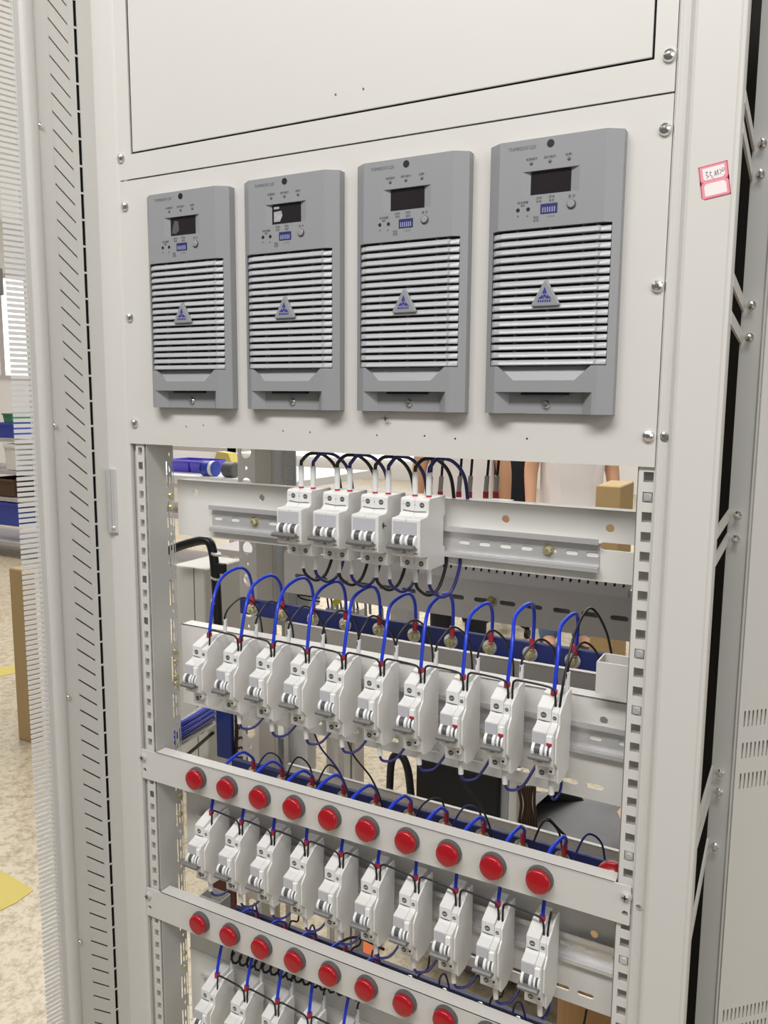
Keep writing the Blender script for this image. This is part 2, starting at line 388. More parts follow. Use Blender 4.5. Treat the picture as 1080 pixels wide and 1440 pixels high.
for i, (par, x, z) in enumerate([(up, .5727, .2926), (mid, .5724, .2354), (mid, .5727, .1091), (mid, .5715, -.0177), (up, -.0468, .2895), (mid, -.0432, .2347), (mid, -.0416, .1067), (mid, -.0400, -.0198)]):
    mb = MB(); screw_mesh(mb, x - (0.002 if x > .3 else 0), z, -0.0022, 0.0058); s = ppart(par, mb, 'screw', 'steel', smooth=False)
    mb = MB(); cross_mesh(mb, x - (0.002 if x > .3 else 0), z, -0.0064); c = mb.build('screw_slot', 'dgrey'); c.parent = s; c.matrix_parent_inverse = s.matrix_parent_inverse.copy()
for z, r in ((-0.018, 0.0040), (-0.459, 0.0026)):
    mb = MB().lathe((0.5822, -0.0010, z), (0, -1, 0), [(r, 0), (r, 0.0010), (r*.55, 0.0016), (r*.55, 0.0006), (0.0004, 0.0006)], 16); cpart(mb, 'post_rivet', 'steel')

# ------------------------------------------------------------------ price sticker on right post
st = empty('price_sticker', (0.611, -0.0088, 0.191)); tag(st, 'small red-bordered white price sticker with handwriting on the wide right post', 'sticker')
def lp(mb, name, m, par, **k): return mb.build(name, m, par, **k)
c = [W(982, 236, -0.0088), W(1023, 225, -0.0088), W(1028, 272, -0.0088), W(987, 282, -0.0088)]
O = Vector(st.location)
def sq(u, v, dy):
    p = (c[0]*(1-u) + c[1]*u)*(1-v) + (c[3]*(1-u) + c[2]*u)*v - O
    return (p.x, -dy, p.z)
def quadmb(mb, uvs, d0, d1):
    n = len(uvs)
    mb.raw([sq(u, v, d0) for u, v in uvs] + [sq(u, v, d1) for u, v in uvs], [tuple(range(n)), tuple(range(n, 2*n))] + [(i, (i+1) % n, n+(i+1) % n, n+i) for i in range(n)])
    return mb
lp(quadmb(MB(), [(0,0),(1,0),(1,1),(.1,1),(0,.93)], 0.0, 0.00015), 'paper', 'pinkp', st)
lp(quadmb(quadmb(quadmb(quadmb(quadmb(quadmb(MB(), [(0,0),(1,0),(1,.025),(0,.025)],.00015,.0002), [(0,0),(.04,0),(.04,.93),(0,.93)],.00015,.0002), [(.96,0),(1,0),(1,1),(.96,1)],.00015,.0002),
   [(.1,1),(1,1),(1,.97),(.1,.97)],.00015,.0002), [(0,.42),(.13,.5),(0,.58)],.00015,.0002), [(1,.42),(.87,.5),(1,.58)],.00015,.0002), 'border', 'redp', st)
lp(quadmb(quadmb(MB(), [(.13,.08),(.88,.08),(.88,.36),(.80,.44),(.2,.44),(.13,.38)],.00015,.00025), [(.2,.55),(.8,.55),(.88,.62),(.88,.92),(.13,.92),(.13,.62)],.00015,.00025), 'label_field', 'stick', st)
mb = MB()
scr = [[(.22,.2),(.3,.2),(.24,.28),(.32,.34),(.24,.38)], [(.36,.24),(.42,.22),(.37,.3),(.44,.36),(.4,.4)], [(.52,.38),(.56,.22),(.57,.36)], [(.60,.36),(.64,.2),(.66,.36)], [(.70,.2),(.76,.27),(.71,.35)], [(.80,.18),(.79,.28),(.86,.26),(.85,.18)], [(.46,.4),(.47,.44)]]
for s_ in scr:
    mb.tube([sq(u, v, 0.0003) for u, v in s_], 0.00022, 5, 4)
lp(mb, 'handwriting', 'print_', st)

# ------------------------------------------------------------------ charger modules
def make_module():
    t = empty('charger_module')
    w, h, T, E_ = 0.1193, 0.2378, 0.018, 0.0095
    fx0, fx1 = 0.0120, 0.1065
    lx0, lx1, lz0, lz1 = 0.0056, 0.1130, 0.0428, 0.1626
    def front(x):
        if x < fx0: return -(E_ + (T-E_)*x/fx0)
        if x > fx1: return -(E_ + (T-E_)*(w-x)/(w-fx1))
        return -T
    mb = MB()
    def seg(x0, x1, z0, z1):
        xs = sorted({x0, x1, *[x for x in (fx0, fx1) if x0 < x < x1]})
        mb.prism_z([(x, front(x)) for x in xs] + [(x1, 0), (x0, 0)], z0, z1)
    # top section around the display recess
    rx0, rx1, rz0, rz1 = 0.0335, 0.0845, 0.1905, 0.2108
    seg(0, rx0, lz1, h); seg(rx1, w, lz1, h); seg(rx0, rx1, lz1, rz0); seg(rx0, rx1, rz1, h)
    mb.raw([(rx0, -T, rz0), (0.0410, -T+0.003, rz0), (0.0410, -T+0.003, rz1), (rx0, -T, rz1)], [(0,1,2,3)])
    mb.raw([(rx1, -T, rz0), (0.0760, -T+0.003, rz0), (0.0760, -T+0.003, rz1), (rx1, -T, rz1)], [(0,1,2,3)])
    # cheeks beside louvre
    seg(0, lx0, lz0, lz1); seg(lx1, w, lz0, lz1)
    # lower section with the ramp
    seg(0, 0.0125, 0, lz0); seg(0.1025, w, 0, lz0)
    mb.raw([(0.0125,-T,0.0195),(0.1025,-T,0.0195),(0.1025,-T,lz0),(0.1008,-T,lz0),(0.0865,-T,0.0300),(0.0300,-T,0.0300),(0.0145,-T,lz0),(0.0125,-T,lz0),(0.1008,-T+0.006,lz0),(0.0145,-T+0.006,lz0)],
           [(0,5,7),(5,6,7),(0,1,5),(1,4,5),(1,2,4),(2,3,4),(5,4,8,9),(5,9,6),(4,3,8)])
    mb.raw([(0.0125,-T,0.0195),(0.1025,-T,0.0195),(0.1025,-0.004,0.0195),(0.0125,-0.004,0.0195)], [(0,1,2,3)])
    # pocket
    mb.raw([(0.0125,-T,0),(0.0230,-0.008,0),(0.0230,-0.008,0.0195),(0.0125,-T,0.0195)], [(0,1,2,3)])
    mb.raw([(0.1025,-T,0),(0.0920,-0.008,0),(0.0920,-0.008,0.0195),(0.1025,-T,0.0195)], [(0,1,2,3)])
    mb.box(0.0125, 0.1025, -0.008, 0, 0, 0.0195)
    lp(mb, 'housing', 'module', t)
    lp(MB().box(lx0, lx1, -0.006, -0.004, lz0, lz1), 'vent_backing', 'black', t)
    # louvre slats
    mb = MB(); n = 17; pitch = (lz1-lz0-0.0010)/n
    for i in range(n):
        z0 = lz0 + 0.0006 + i*pitch; hh = pitch*0.74
        cs = []
        for k in range(6):
            cs.append(((0.80, 1.0, 1.0, 0.86, 0.62, 0.30)[k], (0.0, 0.07, 0.20, 0.50, 0.80, 1.0)[k]))
        xs = [(lx0+.0004, 0.35), (lx0+0.004, 0.72), (lx0+0.010, 1.0), (lx1-0.010, 1.0), (lx1-0.0085, 0.80), (lx1-.0004, 0.55)]
        vs = []; m_ = len(cs)+2
        for x, q in xs:
            vs += [(x, -0.009, z0), *[(x, -0.009 - q*(0.0055 + 0.0045*c_), z0 + hh*s_) for c_, s_ in cs], (x, -0.009, z0+hh)]
        fs = [(k*m_+j, k*m_+j+1, (k+1)*m_+j+1, (k+1)*m_+j) for k in range(len(xs)-1) for j in range(m_-1)]
        fs += [tuple(range(m_)), tuple((len(xs)-1)*m_+j for j in range(m_))]
        mb.raw(vs, fs)
    for x in (0.028, 0.058, 0.088, 0.100):
        mb.box(x-0.0006, x+0.0006, -0.0125, -0.006, lz0, lz1)
    lp(mb, 'louvre_grille', 'slat', t)
    # badge
    tri = [(0.0458, 0.0962), (0.0462, 0.0948), (0.0712, 0.0948), (0.0718, 0.0962), (0.0596, 0.1175), (0.0580, 0.1175)]
    b = lp(MB().prism_y(tri, -0.0212, -0.0180), 'badge', 'badge', t, bevel=0.0008, seg=2)
    mb = MB(); cx, cz = 0.0582, 0.1015
    def tr(a, b_, c_): mb.prism_y([a, b_, c_], -0.02135, -0.0212)
    # blue triangle built around white branching mark
    tr((cx-0.0062, cz-0.0004), (cx-0.0004, cz-0.0004), (cx-0.0022, cz+0.0030)); tr((cx+0.0062, cz-0.0004), (cx+0.0004, cz-0.0004), (cx+0.0024, cz+0.0030))
    tr((cx-0.0024, cz+0.0040), (cx+0.0022, cz+0.0040), (cx, cz+0.0098)); mb.prism_y(rect(cx-0.0011, cx+0.0011, cz+0.0008, cz+0.0034), -0.02135, -0.0212)
    for k in range(6): mb.prism_y(rect(cx-0.0062+k*0.0021, cx-0.0048+k*0.0021, cz-0.0034, cz-0.0014), -0.02135, -0.0212)
    lp(mb, 'badge_logo', 'printb', b)
    # display etc.
    lp(MB().box(0.0405, 0.0765, -T+0.0026, -T+0.005, rz0+0.0006, rz1-0.0006), 'display', 'screen', t)
    for x, z in ((.0414, .2173), (.0581, .2173), (.0750, .2173)): lp(MB().lathe((x, -T, z), (0,-1,0), [(0.0015, 0), (0.0015, 0.0003), (0.0008, 0.0009), (.0001, .001)], 12), 'indicator_led', 'print_', t)
    lp(MB().cyl((0.0582, -T+0.001, 0.2320), (0.0582, -T-0.0002, 0.2320), 0.0033, 20), 'lock_hole', 'black', t)
    for x in (0.0302, 0.0396): lp(MB().cyl((x, -T+0.001, 0.1790), (x, -T-0.0002, 0.1790), 0.0017, 14), 'adjuster_hole', 'black', t)
    mb = MB().lathe((0.0784, -T, 0.1795), (0,-1,0), [(0.0040, 0), (0.0040, 0.0006), (0.0034, 0.0007), (0.0034, 0.0001)], 22)
    bt = lp(mb, 'button_ring', 'dgrey', t)
    lp(MB().lathe((0.0782, -T, 0.1797), (0,-1,0), [(0.0032, 0), (0.0032, 0.0014), (0.0027, 0.0018), (.0001, .0018)], 20), 'button', 'badge', bt)
    d = lp(MB().box(0.0510, 0.0660, -T-0.0004, -T+0.001, 0.1740, 0.1822), 'switch_block', 'dip', t)
    mb = MB()
    for k in range(6): mb.box(0.0528+k*0.0021, 0.0538+k*0.0021, -T-0.0009, -T, 0.1748, 0.1792)
    lp(mb, 'switch_lever', 'lever', d)
    mb = MB()
    y = -T-0.00005
    mb.text('THM80D07-220', 0.0044, 0.0200, y, 0.2295, squash=0.86)
    mb.text('电源指示', 0.0026, 0.0414, y, 0.2200, 'CENTER'); mb.text('保护指示!', 0.0026, 0.0581, y, 0.2200, 'CENTER'); mb.text('故障 !', 0.0026, 0.0750, y, 0.2200, 'CENTER')
    mb.text('均流调整', 0.0025, 0.0345, y, 0.1842, 'CENTER'); mb.text('电压', 0.0020, 0.0345, y, 0.1818, 'CENTER')
    mb.text('▼', 0.0022, 0.0302, y, 0.1728, 'CENTER'); mb.text('▲', 0.0022, 0.0392, y, 0.1728, 'CENTER')
    mb.text('均充', 0.0028, 0.0492, y, 0.1866, 'CENTER'); mb.text('浮充', 0.0028, 0.0606, y, 0.1866, 'CENTER')
    mb.text('手动', 0.0024, 0.0492, y, 0.1838, 'CENTER'); mb.text('自动', 0.0024, 0.0606, y, 0.1838, 'CENTER')
    mb.text('显 示', 0.0028, 0.0784, y, 0.1852, 'CENTER')
    mb.text('地址', 0.0026, 0.0470, y, 0.1706, 'CENTER'); mb.text('设定', 0.0026, 0.0470, y, 0.1680, 'CENTER'); mb.text('1 2 3 4', 0.0024, 0.0600, y, 0.1706, 'CENTER')
    lp(mb, 'printed_text', 'print_', t)
    s = lp(MB().lathe((0.0590, -0.008, 0.0085), (0,-1,0), [(0.0036, 0), (0.0036, 0.0012), (0.0026, 0.0026), (.0001, .003)], 16), 'fixing_screw', 'steel', t)
    lp(MB().box(0.0560, 0.0620, -0.0112, -0.0108, 0.0081, 0.0089).box(0.0586, 0.0594, -0.0112, -0.0108, 0.0055, 0.0115), 'screw_slot', 'dgrey', s)
    lp(MB().box(0.0370, 0.0800, -0.0150, -0.0082, 0.0170, 0.0193), 'handle_slot', 'black', t)
    return t
mod0 = make_module()
LM = ['grey louvred charger module farthest left on the panel, its display smudged', 'second grey charger module from the left, pale scuffed film in its display corner',
      'third grey charger module from the left, its louvre slats brightest', 'nearest grey charger module, farthest right on the panel by the post']
mods = []
for i in range(4):
    m_ = mod0 if i == 0 else copy_tree(mod0)
    m_.location = (0.14*i + 0.0004, -0.0022, 0.0)
    tag(m_, LM[i], 'charger module', 'four grey charger modules across the panel'); mods.append(m_)
lp(MB().prism_y([(0.0428,0.1935),(0.0505,0.1935),(0.0535,0.1990),(0.0525,0.2040),(0.0430,0.2035)], -0.0157, -0.01555).prism_y(rect(0.043,0.0495,0.2062,0.2085), -0.0157, -0.01555), 'display_film', 'film', mods[1])
lp(MB().prism_y([(0.0425,0.194),(0.0480,0.1930),(0.0530,0.1960),(0.0520,0.2060),(0.0470,0.2075),(0.0440,0.2010)], -0.0157, -0.01555), 'display_film', 'dgrey', mods[0])

# ------------------------------------------------------------------ mounting plates and rails inside
def plate(name, label, z1, z0, holes, y=0.052):
    o = MB().sheet(rect(-0.0245, 0.5608, z0, z1), holes, y, y+0.002).box(-0.0245, 0.5608, y, y+0.02, z1-0.0012, z1).build(name, 'plate', bevel=0.0003)
    return tag(o, label, 'mounting plate', 'grey crosswise mounting plates')
hA = [oval(W(870,770,.052).x, W(870,770,.052).z, 0.036, 0.0075)] + [ring(W(a,b,.052).x, W(a,b,.052).z, 0.0042) for a, b in ((275,692),(368,700),(711,730),(858,743))]
plate('mounting_plate', 'pale grey crosswise plate behind the four wide breakers', -0.0930, -0.1640, hA)
def lower_plate(z1, label, up=0.0):
    h = [ring(0.530, z1-0.0215, 0.0042), ring(0.015, z1-0.030, 0.0042)]
    x = 0.03
    while x < 0.55: h.append(oval(x, z1-0.093, 0.018, 0.005)); x += 0.026
    o = plate('mounting_plate', label, z1+up, z1-0.108, h)
    if up: lp(MB().box(-0.0245, 0.5608, 0.0495, 0.052, z1-0.0008, z1+0.0008), 'plate_crease', 'plate', o)
lower_plate(-0.2835, 'grey crosswise plate behind the breakers above the upper lamp bar')
lower_plate(-0.5165, 'grey crosswise plate behind the breakers between the two lamp bars', 0.026)
lower_plate(-0.7480, 'grey crosswise plate behind the lowest breakers at the bottom', 0.045)
def din(x0, x1, zc, slots, label, yb=0.052, hw=0.0150, dp=0.0068):
    t = empty('din_rail', ((x0+x1)/2, yb, zc)); tag(t, label, 'din rail', 'slotted metal rails carrying the breakers')
    L = (x1-x0)/2
    hol = [oval(s-(x0+x1)/2, 0, 0.0125, 0.0048) for s in slots]
    mb = MB().sheet(rect(-L, L, -hw*0.77, hw*0.77), hol, -0.0012, 0.0)
    for s in (1, -1):
        mb.box(-L, L, -dp, 0, s*hw*0.77-0.0006, s*hw*0.77+0.0006)
        mb.box(-L, L, -dp-0.0011, -dp, s*hw*0.77-0.0006, s*(hw+0.0015))
    lp(mb, 'rail', 'zinc', t, bevel=0.0003)
    return t
dA = din(0.033, 0.5190, -0.1375, [0.0431,0.0700,0.127,0.1569,0.18,0.3760,0.3990,0.4220,0.4450,0.4700,0.4915,0.5120], 'shiny slotted rail behind the four wide breakers')
for x in (0.100, 0.4675): lp(MB().lathe((x-dA.location.x, -0.0012, 0), (0,-1,0), [(0.0062, 0), (0.0062, 0.001), (0.0042, 0.001), (0.0042, 0.0045), (0.0025, 0.006), (.0001, .006)], 6), 'bolt', 'brass', dA)
dB = din(0.000, 0.5600, -0.3245, [0.5230, 0.5520, 0.02], 'slotted rail behind the breakers above the upper lamp bar')
dC = din(0.000, 0.5600, -0.5575, [0.5010, 0.5280, 0.5560, 0.02], 'slotted rail behind the breakers between the two lamp bars')
dD = din(0.000, 0.5600, -0.7890, [0.02], 'slotted rail behind the lowest breakers')
# angled grey bracket box at the right end of plate B
br = empty('angle_bracket', (0.543, 0.035, -0.2560)); tag(br, 'pale grey box bracket standing at the right end of the upper plate', 'bracket')
lp(MB().box(-0.0185, 0.020, -0.0010, 0.0010, -0.0155, 0.0165).box(-0.0185, -0.0170, 0.0, 0.030, -0.0155, 0.0165).box(-0.0185, 0.020, 0.029, 0.031, -0.0155, 0.0165), 'bracket', 'paint', br)

# ------------------------------------------------------------------ breakers
def screwhole(mb_d, mb_s, x, z, y, r=0.0028):
    mb_d.lathe((x, y+0.0002, z), (0,-1,0), [(r, 0), (r, 0.0003), (r*0.99, 0.0003)], 16)
    mb_s.box(x-r*0.62, x+r*0.62, y-0.0005, y-0.0002, z-r*0.17, z+r*0.17)
def tilt_box(mb, x0, x1, y0, y1, z0, z1): mb.box(x0, x1, y0, y1, z0, z1)

def make_wide():
    """two pole breaker; origin at left/top, y=0 at plate face"""
    t = empty('circuit_breaker')
    w = 0.0322
    pr = [(-0.005, 0.0), (-0.0435, 0.0), (-0.046, -0.0022), (-0.046, -0.0150), (-0.0500, -0.0180), (-0.0650, -0.0188), (-0.0655, -0.0200), (-0.0655, -0.0560), (-0.0635, -0.0580),
          (-0.046, -0.0600), (-0.046, -0.0730), (-0.0435, -0.0745), (-0.005, -0.0745), (-0.005, -0.055), (-0.009, -0.053), (-0.009, -0.022), (-0.005, -0.020)]
    mb = MB().prism_x(pr, 0, w/2-0.0001).prism_x(pr, w/2+0.0001, w)
    lp(mb, 'body', 'white', t, bevel=0.0005, seg=2)
    lp(MB().prism_x([(-0.0656, -0.0218), (-0.0662, -0.0218), (-0.0662, -0.0350), (-0.0656, -0.0350)], 0.0022, w-0.0038), 'label_window', 'pane', t)
    for x0 in (0.0030, 0.0178):
        mb = MB()
        for a, b in ((0.0, 0.0026), (0.0090, 0.0115)):
            mb.prism_x([(-0.0640+0.0072*-math.cos(g), -0.0415+0.0068*math.sin(g)) for g in [(-0.5+k/8)*PI for k in range(9)]], x0+a, x0+b)
        tg = lp(mb, 'toggle', 'white2', t)
        lp(MB().prism_x([(-0.0640+0.0060*-math.cos(g), -0.0412+0.0060*math.sin(g)) for g in [(-0.5+k/8)*PI for k in range(9)]], x0+0.0027, x0+0.0089), 'toggle_face', 'dgrey', tg)
    lp(MB().prism_x([(-0.0650, -0.0440), (-0.0740, -0.0450), (-0.0760, -0.0468), (-0.0745, -0.0495), (-0.0650, -0.0498)], -0.0015, w-0.0030), 'handle_bar', 'mgrey', t, bevel=0.0006)
    for x in (0.0085, 0.0245):
        for z in (-0.0068, -0.0675):
            d, s = MB(), MB(); screwhole(d, s, x, z, -0.046); h = lp(d, 'terminal_screw', 'dgrey', t); lp(s, 'screw_slot', 'zinc', h)
    mb = MB().prism_y([(0.003, -0.0124), (0.0165, -0.0136), (0.029, -0.0128), (0.029, -0.0136), (0.0165, -0.0144), (0.003, -0.0132)], -0.0464, -0.0459)
    mb.box(0.0005, w-0.0005, -0.0460, -0.0468, -0.0598, -0.0604)
    for x, z, ww in ((0.006,-0.0525,0.0012),(0.009,-0.0518,0.0008),(0.0135,-0.0520,0.003),(0.0125,-0.0538,0.004),(0.020,-0.0522,0.001),(0.0255,-0.0540,0.005),(0.003,-0.0522,0.0005)):
        mb.box(x, x+ww, -0.0657, -0.0655, z, z+0.0009)
    for x, z in ((0.0030,-0.0068),(0.0160,-0.0072),(0.0030,-0.0675),(0.0160,-0.0672)): mb.box(x, x+0.0012, -0.0463, -0.046, z, z+0.0006)
    lp(mb, 'face_marking', 'print_', t)
    return t
def make_narrow():
    """one pole and neutral breaker with larger right hand cheek"""
    t = empty('circuit_breaker')
    w1, w = 0.0140, 0.0208
    def pr(roof, dz=0.0): return [(-0.0100, roof), (-0.0300, roof), (-0.0500, dz), (-0.0530, -0.0012+dz), (-0.0530, -0.0150), (-0.0560, -0.0172), (-0.0665, -0.0200), (-0.0665, -0.0535), (-0.0630, -0.0560),
                       (-0.0530, -0.0575), (-0.0530, -0.0735), (-0.0500, -0.0755), (-0.0180, -0.0755), (-0.0100, -0.060), (-0.0125, -0.055), (-0.0125, -0.022), (-0.0100, -0.020)]
    mb = MB().prism_x(pr(0.0075), 0, w1).prism_x(pr(0.0015, -0.0028), w1+0.0002, w)
    mb.box(w1+0.001, w-0.0004, -0.0525, -0.0600, -0.0560, -0.0640)
    lp(mb, 'body', 'white', t, bevel=0.0005, seg=2)
    ck = [(-0.0150, 0.0090), (-0.0300, 0.0085), (-0.0500, -0.0025), (-0.0530, -0.0050), (-0.0530, -0.0170), (-0.0620, -0.0260), (-0.0620, -0.0520), (-0.0540, -0.0600), (-0.0530, -0.0745), (-0.0500, -0.0775), (-0.0330, -0.0795), (-0.0150, -0.0740)]
    cp = lp(MB().prism_x(ck, w+0.0002, w+0.0022), 'cheek_plate', 'side', t, bevel=0.0004)
    lp(MB().prism_x([(-0.0666, -0.0212), (-0.0672, -0.0212), (-0.0672, -0.0325), (-0.0666, -0.0325)], 0.0010, w1-0.0012), 'label_window', 'pane', t)
    for x0, ww in ((0.0010, 0.0112), (0.0145, 0.0060)):
        mb = MB(); q = ww*(0.24 if ww > .01 else 0.30)
        for a, b in ((0.0, q), (ww-q, ww)):
            mb.prism_x([(-0.0650-0.0072*math.cos(g), -0.0385+0.0068*math.sin(g)) for g in [(-0.5+k/8)*PI for k in range(9)]], x0+a, x0+b)
        tg = lp(mb, 'toggle', 'white2', t)
        lp(MB().prism_x([(-0.0650-0.0058*math.cos(g), -0.0385+0.0060*math.sin(g)) for g in [(-0.5+k/8)*PI for k in range(9)]], x0+q+.0001, x0+ww-q-.0001), 'toggle_face', 'dgrey', tg)
    lp(MB().prism_x([(-0.0660, -0.0405), (-0.0745, -0.0418), (-0.0765, -0.0436), (-0.0750, -0.0465), (-0.0660, -0.0468)], -0.0010, w-0.0005), 'handle_bar', 'mgrey', t, bevel=0.0006)
    for x, z, r in ((0.0065, -0.0085, 0.0030), (0.0066, -0.0672, 0.0028), (0.0175, -0.0100, 0.0020)):
        d, s = MB(), MB(); screwhole(d, s, x, z, -0.053, r); h = lp(d, 'terminal_screw', 'dgrey', t); lp(s, 'screw_slot', 'zinc', h)
    lp(MB().box(0.0165, 0.0188, -0.0602, -0.0599, -0.0600, -0.0622), 'terminal_hole', 'black', t)
    tb = lp(MB().box(w1+0.0006, w-0.0006, -0.0690, -0.0660, -0.0225, -0.0320), 'test_button', 'white2', t, bevel=0.0004)
    mb = MB().prism_y([(0.0012, -0.0136), (0.0132, -0.0140), (0.0132, -0.0147), (0.0070, -0.0152), (0.0012, -0.0142)], -0.0534, -0.0529)
    mb.prism_y([(0.0020, -0.0575), (0.0190, -0.0575), (0.0190, -0.0581), (0.0020, -0.0581)], -0.0534, -0.0529)
    for x, z, ww in ((0.0062,-0.0510,0.0045),(0.003,-0.0496,0.002)): mb.box(x, x+ww, -0.0667, -0.0665, z, z+0.0009)
    lp(mb, 'face_marking', 'print_', t)
    # white marker sleeve below, part of each outgoing wire is separate
    return t
wide0 = make_wide(); nar0 = make_narrow()
LA = ['farthest left of the four wide two-pole breakers under the charger panel', 'second from the left of the four wide two-pole breakers under the charger panel',
      'third from the left of the four wide two-pole breakers under the charger panel', 'farthest right of the four wide two-pole breakers, beside the bare shiny rail']
YP = 0.050
for i in range(4):
    b = wide0 if i == 0 else copy_tree(wide0)
    b.location = (0.1808 + i*0.0476, YP, -0.0882); tag(b, LA[i], 'circuit breaker', 'wide two-pole breakers below the chargers')
rows = [('B', 0.0428, -0.2865, 0.0007, 10, 'above the upper lamp bar'), ('C', 0.0395, -0.5203, -0.0002, 10, 'between the two lamp bars'), ('D', 0.0424, -0.7468, 0.0, 5, 'under the lower lamp bar')]
first = True
BR = {}
for key, x0, zt, dz, n, where in rows:
    for i in range(n):
        b = nar0 if first else copy_tree(nar0); first = False
        b.location = (x0 + i*0.0484, YP, zt + i*dz)
        extra = 'red-marked ' if (key == 'B' and i >= 6) else ''
        if i == 0: pos = 'leftmost'
        elif i == n-1 and n == 10: pos = 'rightmost'
        else: pos = ORD[i] + ' from left'
        tag(b, '%snarrow white breaker, %s in the row %s' % (extra, pos, where), 'circuit breaker', 'narrow breakers ' + where)
        BR[key, i] = Vector(b.location)
        if extra:
            lp(MB().box(0.0150, 0.0204, -0.0694, -0.0690, -0.0290, -0.0318), 'red_mark', 'redf', b)

# ------------------------------------------------------------------ lamp bars and lamps
def lampbar(z1, z0, label):
    t = empty('lamp_bar', (0.26, 0, z0)); tag(t, label, 'lamp bar', 'pale steel bars carrying the red lamps')
    h = z1-z0
    mb = MB().sheet(rect(-0.3085, 0.3150, 0, h), [ring(-0.3035, h*0.30, 0.0028), ring(0.3105, h*0.28, 0.0030)], -0.0030, -0.0010)
    mb.box(-0.285, 0.300, -0.0030, 0.016, h-0.0016, h)
    lp(mb, 'bar', 'paint', t, bevel=0.0006, seg=2)
    for x in (-0.3040, 0.3105):
        mb = MB(); screw_mesh(mb, x, h*0.74, -0.003, 0.0048); s = lp(mb, 'screw', 'zinc', t)
        mb = MB(); cross_mesh(mb, x, h*0.74, -0.0072); lp(mb, 'screw_slot', 'dgrey', s)
    return t
lampbar(-0.4405, -0.4800, 'pale bar across the middle with ten red indicator lamps')
lampbar(-0.6345, -0.6740, 'lower pale bar across with red indicator lamps')
def make_lamp():
    t = empty('indicator_lamp')
    lp(MB().lathe((0,0,0), (0,-1,0), [(0.0138, 0.0), (0.0138, 0.0030), (0.0132, 0.0045), (0.0131, 0.0052), (0.0115, 0.0054)], 36), 'bezel', 'dgrey', t, smooth=False)
    lp(MB().lathe((0,0,0), (0,-1,0), [(0.0125, 0.003), (0.0125, 0.0085), (0.0120, 0.0098), (0.0104, 0.0106), (0.0060, 0.0112), (0.0001, 0.0114)], 36), 'lens', 'red', t, smooth=True)
    lp(MB().cyl((0,0.0,0), (0,0.022,0), 0.0095, 20), 'barrel', 'dgrey', t)
    return t
lamp0 = make_lamp()
lA, lB = W(272, 1097, -0.0115), W(277, 1301, -0.0115); lA9, lB7 = W(756, 1241, -0.0115), W(623, 1437, -0.0115)
for r, (x0, z, nm, n, dx_) in enumerate(((lA.x, lA.z, 'upper', 10, (lA9.x-lA.x)/9), (lB.x, lB.z, 'lower', 9, (lB7.x-lB.x)/7))):
    for i in range(n):
        l = lamp0 if (r, i) == (0, 0) else copy_tree(lamp0)
        l.location = (x0 + dx_*i, -0.0030, z + ((lA9.z-lA.z)/9*i if r == 0 else (lB7.z-lB.z)/7*i))
        pos = 'leftmost' if i == 0 else ('rightmost' if i == n-1 else ORD[i] + ' from left')
        tag(l, 'round red indicator lamp, %s on the %s lamp bar' % (pos, nm), 'indicator lamp', 'red lamps on the %s bar' % nm)

# ------------------------------------------------------------------ busbars
def busbar(x0, x1, y, z1, z0, bolts, label, bz):
    t = empty('busbar', ((x0+x1)/2, y, z0)); tag(t, label, 'busbar', 'navy insulated busbars')
    cx = (x0+x1)/2
    lp(MB().box(x0-cx, x1-cx, 0, 0.008, 0, z1-z0), 'bar', 'navy', t, bevel=0.001)
    for bx in bolts:
        b = lp(MB().lathe((bx-cx, 0, bz-z0), (0,-1,0), [(0.0088, 0), (0.0088, 0.0014), (0.0066, 0.0014), (0.0066, 0.0030)], 24), 'washer', 'steel', t)
        lp(MB().lathe((bx-cx, -0.003, bz-z0), (0,-1,0), [(0.0056, 0), (0.0056, 0.0042), (0.0048, 0.0050), (0.0030, 0.0050), (0.0028, 0.0085), (0.0001, 0.0088)], 6), 'bolt', 'brass', b)
    return t
YB = 0.118
nb = [(356,857),(398,862),(440,868),(488,874),(533,882),(582,891),(635,899),(690,910),(747,917),(807,929)]
BX = [0.0430 + 0.0484*i for i in range(10)]
busbar(0.020, 0.520, YB, -0.2575, -0.2790, BX, 'navy bar with ten bolts and blue wires looping over it', -0.2700)
CX = [0.0400 + 0.0484*i for i in range(10)]
busbar(0.000, 0.560, YB, -0.4920, -0.5150, CX, 'navy bar with bolts just behind the upper lamp bar', -0.5020)
DX = [0.0430 + 0.0484*i for i in range(10)]
busbar(0.000, 0.560, YB, -0.7180, -0.7400, DX, 'navy bar with bolts just behind the lower lamp bar', -0.7280)

